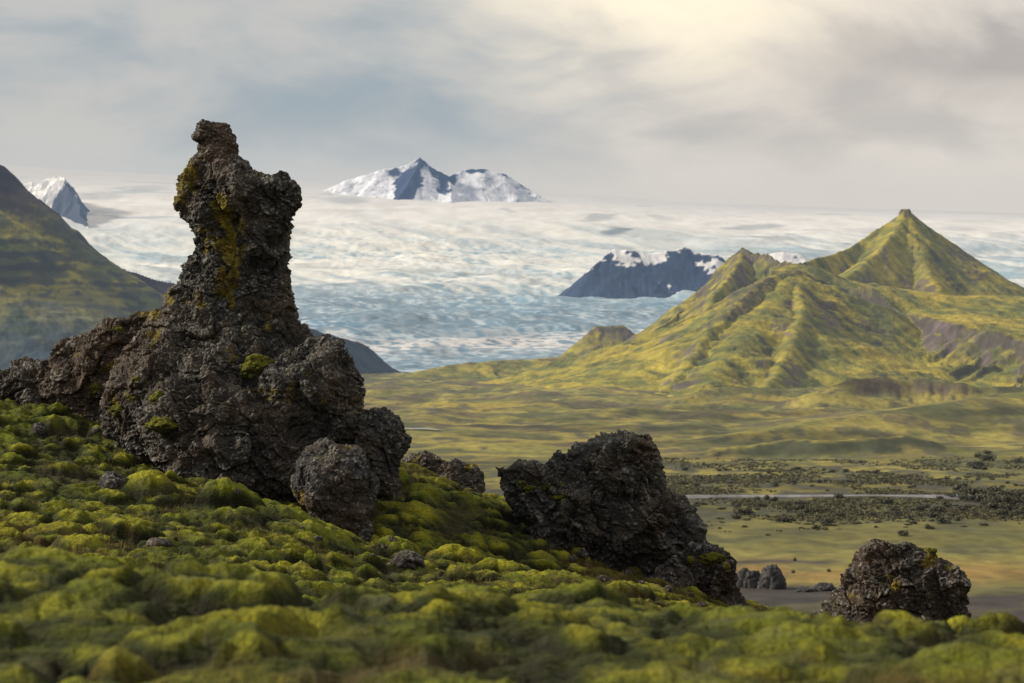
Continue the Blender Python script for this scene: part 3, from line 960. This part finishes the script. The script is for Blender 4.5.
def moss_lump(parent, tree, spots, name='moss_cushion', seed=0, matl=None):
    """moss cushions grown on a rock: each a flattened rough dome sitting where the sight line meets the rock"""
    for k, (px, py, w, h) in enumerate(spots):
        d = Vector(P(px, py, 1.0)) - Vector((0, 0, EYE)); d.normalize()
        hit, nrm, idx, dist = tree.ray_cast(Vector((0, 0, EYE)), d)
        if hit is None or dist > 40: continue
        bm = bmesh.new(); bmesh.ops.create_icosphere(bm, subdivisions=5, radius=1.0)
        V = np.array([v.co[:] for v in bm.verts])
        T = np.array([[v.index for v in f.verts] for f in bm.faces]); bm.free()
        s = dist / F
        c0 = np.array(hit)
        r = 1 + .35 * perlin3(V * 1.3 + k * 7.1, 400 + seed) + .10 * perlin3(V * 4 + k, 401 + seed)
        f1, f2, _ = worley3(V * 2.4 + k * 3.3, 402 + seed)
        r = r + .10 * ss(0, .4, f2 - f1) + .03 * perlin3(V * 16, 403 + seed)
        W = V * r[:, None] * np.array([w / 2 * s, w / 2 * s * .7, h / 2 * s * 1.1])
        W = W + c0 + np.array([0, .03, 0])
        o = mesh_np(name, W, T, M_moss, parent)
        o.matrix_parent_inverse = parent.matrix_world.inverted()
        n = normals(o)
        bb = fbm3(W / .05, 404, 3)
        cc = mix((.085, .088, .013), (.15, .142, .016), ss(-.4, .5, bb))
        cc = mix(cc, (.04, .035, .012), ss(.35, -.3, n[:, 2] + .2 * bb))
        set_col(o, cc)


# --- the pillar
bm = bmesh.new()
D0 = 25.0
loft(bm, [(122, 199, 203), (124, 197, 227), (130, 196, 232), (138, 193, 235), (143, 198, 237), (150, 199, 237), (158, 196, 240), (165, 190, 248), (173, 185, 253), (179, 181, 262),
          (186, 179, 296), (192, 179, 299), (199, 177, 301), (207, 180, 300), (215, 187, 293), (224, 194, 289), (232, 198, 287), (240, 196, 286), (250, 190, 290), (262, 185, 289),
          (272, 184, 287), (281, 182, 291), (290, 175, 289), (300, 168, 290), (312, 161, 293), (322, 153, 300), (335, 146, 311), (345, 134, 326), (360, 122, 345), (380, 110, 352),
          (405, 100, 356), (435, 105, 360), (470, 120, 362), (500, 150, 362)], D0, .62)
loft(bm, [(173, 280, 288), (176, 274, 290), (182, 262, 296), (195, 255, 299), (210, 255, 296)], D0 + .05, .9)
loft(bm, [(120, 201, 204), (125, 199, 206), (131, 198, 208), (137, 195, 208), (140, 198, 206)], D0 - .10, .7)
loft(bm, [(340, 305, 322), (346, 290, 340), (358, 270, 351), (375, 255, 360), (400, 245, 364), (425, 245, 364), (450, 255, 362), (480, 270, 360), (505, 280, 358), (540, 285, 358)], D0 - .45, .8)   # swelling right shoulder
loft(bm, [(375, 180, 215), (390, 150, 250), (415, 140, 290), (445, 150, 312), (480, 170, 322), (525, 200, 330)], D0 - .75, .55)   # apron in front
LI = [(190, 178, D0, .12, .30, 1.0), (181, 200, D0, .06, .16, .8), (228, 215, D0, .16, .26, .95), (232, 250, D0, .17, .32, .95), (229, 285, D0, .14, .22, .95), (214, 240, D0, .10, .2, .6),
      (203, 305, D0, .12, .18, .5), (163, 340, D0, .10, .12, .95), (172, 300, D0, .07, .10, .9), (160, 318, D0, .07, .10, .8), (105, 329, D0, .10, .05, .8), (135, 316, D0, .08, .04, .8),
      (66, 355, D0, .06, .06, .7), (265, 178, D0, .10, .05, .7), (286, 177, D0, .06, .05, .6), (216, 128, D0, .16, .06, .4), (300, 390, D0, .5, .2, .35), (250, 330, D0, .25, .2, .3),
      (240, 350, D0, .4, .3, .22), (118, 400, D0, .2, .15, .45), (104, 365, D0, .07, .05, .8)]
BR = [(222, 140, D0, .22, .9), (215, 160, D0, .18, .6), (130, 340, D0, .40, .9), (90, 350, D0, .4, .8), (235, 230, D0, .2, .5), (292, 282, D0, .07, .9), (110, 400, D0, .3, .7), (200, 420, D0, .5, .3)]
HO = [(262, 264, D0, .10, .13), (272, 246, D0, .07, .08), (238, 288, D0, .06, .08), (205, 180, D0, .06, .05), (300, 425, D0, .25, .10), (215, 395, D0, .15, .07), (345, 400, D0, .10, .08), (196, 145, D0, .05, .06)]
pillar = rough_rock('rock_pillar', bm, .0098, 500, 1.0, LI, BR, base=(.046, .042, .037), hollow=HO, thin=150)
tag(pillar, 'tall dark lava rock pillar with yellow lichen streaks, rising above the moss on a broad base', 'rock')
bm = bmesh.new()
loft(bm, [(315, 134, 152), (320, 120, 170), (327, 100, 185), (336, 86, 195), (347, 58, 200), (357, 55, 205), (372, 50, 210), (400, 50, 215), (430, 60, 220)], D0 + .75, .35)
loft(bm, [(304, 164, 190), (312, 152, 195), (322, 136, 195), (334, 108, 195), (346, 78, 195), (358, 52, 195), (366, 30, 195), (374, 10, 195), (392, -10, 195), (430, 0, 200)], D0 + .85, .25)
loft(bm, [(363, 15, 40), (368, 2, 65), (376, -30, 110), (390, -50, 130), (412, -50, 140)], D0 + 1.0, .35)
sh = rough_rock('shoulder', bm, .0105, 505, .95, LI, [(130, 340, D0, .5, .9), (90, 350, D0, .4, .9), (60, 375, D0, .4, .6)], base=(.050, .040, .032))
sh.parent = pillar; sh['label'] = 'brown crumbly lower shoulder running down to the left'
bm = bmesh.new()
loft(bm, [(407, 366, 374), (411, 362, 387), (417, 356, 396), (426, 352, 402), (440, 352, 405), (452, 354, 404), (462, 356, 402), (476, 362, 400), (486, 368, 399), (492, 380, 397)], D0 - .55, .8)
ob = rough_rock('overhang', bm, .0105, 507, .9, (), (), base=(.040, .038, .036))
ob.parent = pillar; ob['label'] = 'dark undercut block bulging out at the lower right'
pt = bvh(pillar)
moss_lump(pillar, bvh(sh), [(96, 389, 14, 12), (104, 368, 8, 7), (118, 330, 10, 5), (135, 316, 9, 5)], seed=5)
moss_lump(pillar, pt, [(258, 366, 30, 20), (248, 372, 18, 14), (146, 383, 15, 13), (136, 381, 9, 8), (157, 400, 14, 14), (135, 397, 14, 9), (118, 411, 16, 10), (164, 425, 30, 16), (322, 447, 14, 5)], seed=1)

# --- boulder in front of the pillar
bm = bmesh.new()
loft(bm, [(442, 318, 332), (446, 306, 346), (453, 298, 358), (463, 293, 366), (476, 291, 372), (488, 292, 375), (498, 295, 373), (509, 303, 369), (521, 314, 364), (533, 332, 370), (546, 336, 374), (575, 326, 378)], 23.6, .85)
boulder = rough_rock('boulder', bm, .0105, 520, .75, [(300, 500, 23.6, .12, .15, .6), (345, 447, 23.6, .10, .05, .8)], [(345, 525, 23.6, .15, .7), (300, 510, 23.6, .15, .8)], base=(.036, .034, .034))
tag(boulder, 'rounded dark boulder standing in the moss in front of the tall pillar', 'boulder')

# --- low rock behind, right of the pillar
bm = bmesh.new()
loft(bm, [(456, 412, 428), (461, 404, 452), (466, 400, 475), (474, 396, 481), (486, 396, 484), (500, 396, 486), (525, 396, 488)], 28.2, .6)
low = rough_rock('rock_slab', bm, .012, 540, .8, [(470, 466, 28.2, .12, .04, .9), (415, 458, 28.2, .1, .04, .6)], [(440, 470, 28.2, .3, .6)])
tag(low, 'low dark rock just behind the moss crest, close right of the tall pillar', 'rock')

# --- middle outcrop
bm = bmesh.new()
D1 = 25.2
loft(bm, [(434, 626, 650), (437, 610, 653), (442, 598, 656), (448, 578, 658), (454, 557, 658), (462, 551, 659), (472, 545, 659), (480, 540, 659), (488, 530, 668), (498, 520, 679), (506, 520, 687), (516, 520, 692),
          (526, 535, 697), (537, 550, 703), (548, 570, 707), (562, 585, 712), (580, 610, 722), (610, 640, 735)], D1, .62)
loft(bm, [(464, 521, 534), (468, 496, 545), (473, 498, 560), (480, 502, 575), (492, 505, 590), (505, 510, 610), (520, 520, 620), (545, 545, 640)], D1 - .15, .45)
loft(bm, [(440, 610, 645), (447, 590, 652), (458, 580, 654), (470, 590, 650), (490, 600, 640)], D1 - .45, .6)
mid = rough_rock('rock_outcrop', bm, .0105, 560, 1.1, [(500, 468, D1, .10, .05, .7), (560, 490, D1, .25, .12, .35), (660, 520, D1, .06, .05, .5), (695, 560, D1, .2, .08, .5)],
                 [(645, 450, D1, .15, .8), (660, 520, D1, .07, .9), (700, 580, D1, .3, .4)], base=(.050, .047, .043))
tag(mid, 'wide jagged dark outcrop with a blunt head, jutting from the right edge of the slope', 'rock')
bm = bmesh.new()
loft(bm, [(547, 690, 716), (553, 680, 730), (562, 670, 737), (572, 660, 737), (582, 660, 737), (592, 668, 742), (602, 678, 750), (612, 690, 760), (640, 700, 775)], D1 - .5, .6)
toe = rough_rock('toe', bm, .0105, 565, 1.0, [(712, 560, D1, .2, .06, .5)], [(720, 590, D1, .3, .7)], base=(.036, .033, .031))
toe.parent = mid; toe['label'] = 'low crumbling toe of the outcrop, patched with moss'
mtree = bvh(mid)
moss_lump(mid, bvh(toe), [(712, 559, 24, 11), (693, 561, 13, 8), (726, 568, 10, 10)], seed=4)
moss_lump(mid, mtree, [(530, 489, 17, 8), (521, 484, 10, 7), (547, 486, 9, 8), (537, 481, 8, 6), (560, 498, 16, 5), (668, 583, 18, 7)], seed=2)

# --- right rock
bm = bmesh.new()
D2 = 22.4
loft(bm, [(542, 890, 912), (545, 868, 924), (549, 862, 930), (556, 860, 936), (563, 858, 948), (569, 848, 956), (574, 842, 965), (581, 840, 967), (591, 836, 966), (601, 830, 963), (611, 823, 961), (621, 816, 963), (633, 806, 966), (665, 796, 975)], D2, .75)
rt = rough_rock('lava_crag', bm, .0115, 580, .95, [(928, 555, D2, .10, .07, .9), (945, 566, D2, .05, .04, .8), (888, 578, D2, .08, .05, .8), (850, 600, D2, .2, .2, .3)],
                [(880, 560, D2, .25, .9), (860, 600, D2, .35, .8), (930, 600, D2, .35, .5), (872, 561, D2, .06, 1)], base=(.033, .027, .022), brownc=(.050, .031, .019))
tag(rt, 'squat brown lava rock half hidden behind the foreground moss at lower right', 'rock')
rtree = bvh(rt)
moss_lump(rt, rtree, [(890, 577, 12, 5), (930, 553, 13, 9), (897, 581, 6, 4)], seed=3)

# --- loose stones among the moss
mosstree = bvh(moss)


def stone(px, py, w, h, label, seed):
    d = Vector(P(px, py, 1.0)) - Vector((0, 0, EYE)); d.normalize()
    hit, nrm, idx, dist = mosstree.ray_cast(Vector((0, 0, EYE)), d)
    if hit is None: return
    bm = bmesh.new(); bmesh.ops.create_icosphere(bm, subdivisions=3, radius=1.0)
    s = dist / F
    for v in bm.verts:
        v.co = Vector((v.co.x * w / 2 * s, v.co.y * w / 2 * s * .9, v.co.z * h / 2 * s * 1.25)) + hit + Vector((0, .02, 0))
    o = rough_rock('stone', bm, .009, seed, .45, (), [(px, py, dist, .1, .4)])
    return tag(o, label, 'stone')


for k, (px, py, w, h, lab) in enumerate((
        (112, 489, 36, 26, 'dark stone sunk between large moss pillows on the left slope'),
        (583, 556, 13, 11, 'small pointed dark stone in moss below the middle outcrop'),
        (650, 575, 22, 9, 'flat grey stone lying in moss right under the middle outcrop'),
        (602, 581, 16, 8, 'dark stone half buried behind the foreground moss, below the outcrop'),
        (538, 528, 18, 12, 'brown-grey stone on the moss left of the middle outcrop'),
        (405, 566, 34, 20, 'dark stone under a moss hump below the front boulder'),
        (38, 432, 16, 12, 'stone poking from moss at the far left below the brown shoulder'),
        (160, 545, 26, 10, 'low dark stone among small cushions just above the foreground'))):
    stone(px, py, w, h, lab, 600 + k * 20)


for (lab, grp, spots) in (
        ('small dark stone fallen in the moss along the foot of the tall pillar', 'stones at the foot of the pillar',
         ((140, 452), (172, 470), (205, 484), (236, 492), (262, 498), (285, 512), (120, 446), (96, 432), (302, 530), (318, 541))),
        ('small dark stone fallen in the moss along the foot of the wide outcrop', 'stones at the foot of the outcrop',
         ((552, 548), (572, 560), (610, 568), (628, 574), (642, 584), (668, 590), (690, 596), (530, 540), (704, 606))),
        ('small dark stone lying beside the foot of the front boulder', 'stones beside the front boulder',
         ((330, 545), (384, 548), (392, 540), (372, 556)))):
    for q, (px, py) in enumerate(spots):
        w_ = random.uniform(5, 12)
        o_ = stone(px, py, w_, w_ * random.uniform(.55, .9), lab, 800 + q * 9 + len(spots) * 100)
        if o_: o_['group'] = grp


# ------------------------------------------------------------------ rocks out in the valley
def valley_rock(px, py, w, h, label, seed, group=None):
    d = 80 * F / (py - HZ)
    x, y, z = P(px, py, d)
    z = float(valley_z(np.array([x]), np.array([y]))[0])
    s = d / F
    bm = bmesh.new(); bmesh.ops.create_icosphere(bm, subdivisions=5, radius=1.0)
    V = np.array([v.co[:] for v in bm.verts]); T = np.array([[v.index for v in f.verts] for f in bm.faces]); bm.free()
    f1, f2, i1 = worley3(V * 1.5 + seed, seed); g1, g2, i2 = worley3(V * 4 + seed, seed + 1)
    r = 1 + .22 * (i1 - .5) + .25 * perlin3(V * 1.2 + seed, seed) - .10 * ss(.15, 0, f2 - f1) + .10 * (i2 - .5) + .08 * perlin3(V * 7, seed + 2)
    V[:, 2] = np.sign(V[:, 2]) * np.abs(V[:, 2]) ** .75
    W = V * r[:, None] * np.array([w / 2 * s, w / 2 * s * .8, h * s]) + np.array([x, y, z - .1 * h * s])
    o = mesh_np('lava_rock', W, T, M_valley, smooth=False)
    set_col(o, mix((.038, .036, .038), (.075, .070, .068), ss(-.3, .5, perlin3(W / 2.5, seed + 3))))
    tag(o, label, 'rock', group)


valley_rock(770, 590, 30, 23, 'round dark lava crag on the valley floor between the two nearer rocks', 31)
valley_rock(748, 589, 28, 20, 'lower dark crag left of the round crag on the valley floor', 36)
valley_rock(727, 588, 26, 18, 'dark crag half hidden behind the wide outcrop, far below', 41)
valley_rock(824, 593, 26, 8, 'low dark hummock of lava just left of the squat brown rock', 47)
valley_rock(806, 594, 22, 5, 'flat dark lava hump on the valley floor left of the low hummock', 52)


# ------------------------------------------------------------------ shrubs in the valley
def shrub_mesh(seed, nleaf=420):
    r = np.random.default_rng(seed)
    lob = [(r.uniform(-.55, .55), r.uniform(-.45, .45), r.uniform(.3, .75), r.uniform(.28, .48)) for _ in range(6)]
    V = []; T = []
    for i in range(nleaf):
        lx, ly, lz, lr = lob[r.integers(6)]
        u = r.normal(size=3); u /= np.linalg.norm(u)
        c = np.array([lx, ly, lz]) + u * lr * r.uniform(.6, 1.05)
        if c[2] < .02: c[2] = abs(c[2]) + .02
        a = r.normal(size=3); a /= np.linalg.norm(a); b = np.cross(a, u); b /= np.linalg.norm(b) + 1e-6
        s = r.uniform(.06, .15)
        k = len(V)
        V += [c - a * s, c + b * s * .6, c + a * s, c - b * s * .6]
        T.append((k, k + 1, k + 2, k + 3))
    # stems
    for j in range(5):
        lx, ly, lz, lr = lob[j]
        k = len(V)
        V += [np.array((-.03, 0, -.1)), np.array((.03, 0, -.1)), np.array((lx + .015, ly, lz)), np.array((lx - .015, ly, lz))]
        T.append((k, k + 1, k + 2, k + 3))
    V = np.array(V)
    me = mesh_np('shrub', V, np.array(T), M_shrub, smooth=False)
    cc = mix((.042, .044, .036), (.105, .097, .062), ss(.1, 1.0, V[:, 2] + .3 * r.normal(size=len(V))))
    set_col(me, cc)
    return me


protos = [shrub_mesh(900 + k) for k in range(4)]
used = set()


def shrub(px, py, w, h, label, group):
    d = 80 * F / (py - HZ)
    for _ in range(6):
        x = d * (px - 512) / F
        z = float(valley_z(np.array([x]), np.array([d]))[0])
        d = max(300.0, (EYE - z) * F / (py - HZ))
    k = random.randrange(4)
    if k not in used:
        o = protos[k]; used.add(k)
    else:
        o = protos[k].copy(); col.objects.link(o)
    o.location = (d * (px - 512) / F, d, z - .2)
    s = d / F
    o.scale = (w * s / 1.45, w * s / 1.45, h * s * .85)
    o.rotation_euler = (0, 0, random.uniform(0, 6.28))
    tag(o, label, 'shrub', group)


for (px, py, w, h) in ((838, 499, 10, 8), (767, 500, 8, 7), (775, 501, 10, 6), (757, 500, 6, 5), (940, 500, 7, 6)):
    shrub(px, py, w, h, 'dark shrub standing against the pale road in the valley', 'shrubs against the road')
for i in range(46):
    px = random.uniform(944, 1050); py = 495 + random.random() ** 1.3 * 22
    if px < 985 and py > 503: px += 35
    w = random.uniform(10, 22)
    shrub(px, py, w, w * random.uniform(.5, .75), 'dark bush in the dense thicket at the right end of the road', 'thicket bushes by the road')
for i in range(14):
    px = random.uniform(970, 1045); py = random.uniform(452, 472); w = random.uniform(8, 16)
    shrub(px, py, w, w * random.uniform(.55, .8), 'dark bush on the terrace at the right edge, well above the road', 'bushes on the terrace')
for i in range(125):
    px = random.uniform(690, 1040); py = 504 + abs(random.gauss(0, 13)); w = random.uniform(4, 15) * (1.15 if random.random() < .25 else .8)
    shrub(px, py, w, w * random.uniform(.35, .65), 'small dark shrub scattered on the heath just below the road', 'shrubs below the road')
for i in range(70):
    px = random.uniform(680, 1040); py = random.uniform(470, 492); w = random.uniform(3, 7)
    shrub(px, py, w, w * random.uniform(.45, .8), 'tiny dark shrub dotted on the flat just above the road', 'shrubs above the road')
for (px, py) in ((793, 573), (829, 572), (850, 567), (795, 561)):
    shrub(px, py, 4, 5, 'lone little shrub near the dark track close to the valley crags', 'shrubs near the track')

def heath(n=15000):
    r = np.random.default_rng(77)
    y = 1010 + 640 * r.random(n * 3) ** .9; x = y * (r.uniform(560, 1130, n * 3) - 512) / F
    dens = ss(-.25, .45, fbm2(x / 60, y / 90, 361, 4)) * (.25 + .75 * np.exp(-((y - 1230) / 170) ** 2))
    dens = dens * (np.abs(y - 1236) > 9) * ss(1000, 1090, y)
    k = np.flatnonzero(r.random(len(x)) < dens)[:n]
    x, y = x[k], y[k]; m = len(k); z = valley_z(x, y)
    V = []; Cc = []
    tone = r.random(m)
    base = mix((.048, .046, .034), (.120, .110, .050), tone)
    for j in range(5):
        w = r.uniform(.35, 1.3, m); h = r.uniform(.25, .9, m); a = r.uniform(0, math.pi, m)
        ox, oy = r.normal(0, .7, m), r.normal(0, .7, m)
        dx, dy = np.cos(a) * w, np.sin(a) * w
        px_, py_ = x + ox, y + oy
        V.append(np.stack([np.stack([px_ - dx, py_ - dy, z - .1], 1), np.stack([px_ + dx, py_ + dy, z - .1], 1),
                           np.stack([px_ + dx * .5, py_ + dy * .5 + .2, z + h], 1), np.stack([px_ - dx * .6, py_ - dy * .6 + .2, z + h * .8], 1)], 1))
        Cc.append(np.repeat((base * r.uniform(.7, 1.3, m)[:, None])[:, None, :], 4, 1))
    V = np.concatenate(V).reshape(-1, 3); Cc = np.concatenate(Cc).reshape(-1, 3)
    o = mesh_np('heath', V, np.arange(len(V)).reshape(-1, 4), M_shrub, smooth=False)
    set_col(o, Cc)
    tag(o, 'low olive and brown heath covering the valley floor around the road', 'heath', kind='stuff')


heath()

# ------------------------------------------------------------------ camera
cam = bpy.data.cameras.new('camera'); cam.lens = LENS; cam.sensor_width = 36; cam.clip_start = .1; cam.clip_end = 200000
cam.dof.use_dof = True; cam.dof.focus_distance = 25.0; cam.dof.aperture_fstop = 7.0
co = bpy.data.objects.new('camera', cam); col.objects.link(co)
co.location = (0, 0, EYE); co.rotation_euler = (math.radians(90), 0, 0)
sc.camera = co

# ------------------------------------------------------------------ light
SD = Vector((-.88, .04, .45)).normalized()
sun = bpy.data.lights.new('sun', 'SUN'); sun.energy = 5.0; sun.angle = math.radians(7.0); sun.color = (1, .91, .76)
so = bpy.data.objects.new('sun', sun); col.objects.link(so)
so.rotation_euler = SD.to_track_quat('Z', 'Y').to_euler(); so.location = (-60, -20, 150)

w = bpy.data.worlds.new('World'); sc.world = w; w.use_nodes = True
nt = w.node_tree; N = nt.nodes; L = nt.links
bg = N['Background']; bg.inputs['Strength'].default_value = .10
sky = N.new('ShaderNodeTexSky'); sky.sky_type = 'NISHITA'; sky.sun_disc = False
sky.sun_elevation = math.asin(SD.z); sky.sun_rotation = math.atan2(SD.x, SD.y)
tc = N.new('ShaderNodeTexCoord')


def math_(op, a, b=None, c=None, clamp=False):
    n = N.new('ShaderNodeMath'); n.operation = op; n.use_clamp = clamp
    for i, q in enumerate((a, b, c)):
        if q is None: continue
        if isinstance(q, (int, float)): n.inputs[i].default_value = q
        else: L.new(q, n.inputs[i])
    return n.outputs[0]


def maprange(v, a, b, lo=0., hi=1.):
    n = N.new('ShaderNodeMapRange'); n.interpolation_type = 'SMOOTHSTEP'
    n.inputs['From Min'].default_value = a; n.inputs['From Max'].default_value = b
    n.inputs['To Min'].default_value = lo; n.inputs['To Max'].default_value = hi
    L.new(v, n.inputs['Value']); return n.outputs[0]


def noise(vec, scale, stretch, off=(0, 0, 0), detail=5, rough=.5, dist=0.0):
    mp = N.new('ShaderNodeMapping'); mp.inputs['Scale'].default_value = stretch; mp.inputs['Location'].default_value = off
    L.new(vec, mp.inputs['Vector'])
    n = N.new('ShaderNodeTexNoise'); n.inputs['Scale'].default_value = scale; n.inputs['Detail'].default_value = detail
    n.inputs['Roughness'].default_value = rough; n.inputs['Distortion'].default_value = dist
    L.new(mp.outputs[0], n.inputs['Vector']); return n.outputs['Fac']


def mixc(f, a, b):
    n = N.new('ShaderNodeMix'); n.data_type = 'RGBA'
    if isinstance(f, (int, float)): n.inputs[0].default_value = f
    else: L.new(f, n.inputs[0])
    for k, q in ((6, a), (7, b)):
        if isinstance(q, tuple): n.inputs[k].default_value = (*q, 1)
        else: L.new(q, n.inputs[k])
    return n.outputs[2]


D = tc.outputs['Generated']
sp = N.new('ShaderNodeSeparateXYZ'); L.new(D, sp.inputs[0])
dx, dz = sp.outputs['X'], sp.outputs['Z']
K = 10.0                                                # cloud radiances divided by the background strength
n1 = noise(D, 8, (1, 1, 2.6), (3.1, 0, .4), 5, .5, .5)
n2 = noise(D, 20, (1, 1, 2.2), (1.7, 2, .9), 5, .5, .5)
nn = math_('ADD', math_('MULTIPLY', n1, .76), math_('MULTIPLY', n2, .24))
def C(r, g, b): return (r * K, g * K, b * K)
cool = mixc(maprange(nn, .38, .62), C(.36, .42, .465), C(.575, .565, .545))
warmc = mixc(maprange(nn, .40, .60), C(.55, .515, .485), C(.80, .735, .66))
# the warm break in the cloud lies up to the right
wx_ = math_('ADD', dx, math_('MULTIPLY', math_('SUBTRACT', n1, .5), .22))
wf = math_('MULTIPLY', maprange(wx_, -.04, .12), maprange(dz, .0, .10, .55, 1.0))
cl = mixc(wf, cool, warmc)
# glow where the cloud thins
gx_ = math_('DIVIDE', math_('SUBTRACT', math_('ADD', dx, math_('MULTIPLY', math_('SUBTRACT', n1, .5), .12)), .075), .075); gz_ = math_('DIVIDE', math_('SUBTRACT', math_('ADD', dz, math_('MULTIPLY', math_('SUBTRACT', n2, .5), .05)), .142), .027)
gd = math_('ADD', math_('MULTIPLY', gx_, gx_), math_('MULTIPLY', gz_, gz_))
gf = math_('MULTIPLY', math_('EXPONENT', math_('MULTIPLY', gd, -1.0)), maprange(nn, .30, .58, .35, 1.0))
cl = mixc(math_('MULTIPLY', gf, .95), cl, C(1.16, 1.02, .78))
# a mauve bank of cloud to the right under the break
bx_ = math_('DIVIDE', math_('SUBTRACT', dx, .20), .085)
bz_ = math_('DIVIDE', math_('SUBTRACT', math_('ADD', dz, math_('MULTIPLY', math_('SUBTRACT', n1, .5), .10)), .118), .017)
bd = math_('EXPONENT', math_('MULTIPLY', math_('ADD', math_('MULTIPLY', bx_, bx_), math_('MULTIPLY', bz_, bz_)), -1.0))
cl = mixc(math_('MULTIPLY', bd, .75), cl, C(.42, .385, .375))
# paler mist low over the ice cap
lowf = math_('MULTIPLY', maprange(dz, .100, .052), .92)
cl = mixc(lowf, cl, mixc(maprange(dx, -.15, .12), C(.60, .605, .60), C(.68, .64, .60)))
# a bit of the clear sky shows through the thin cloud
final = mixc(.06, cl, sky.outputs[0])
L.new(final, bg.inputs['Color'])

# ------------------------------------------------------------------ render settings
sc.view_settings.view_transform = 'Standard'; sc.view_settings.look = 'None'; sc.view_settings.exposure = 0
sc.render.engine = 'CYCLES'
sc.cycles.use_denoising = True
sc.cycles.max_bounces = 5
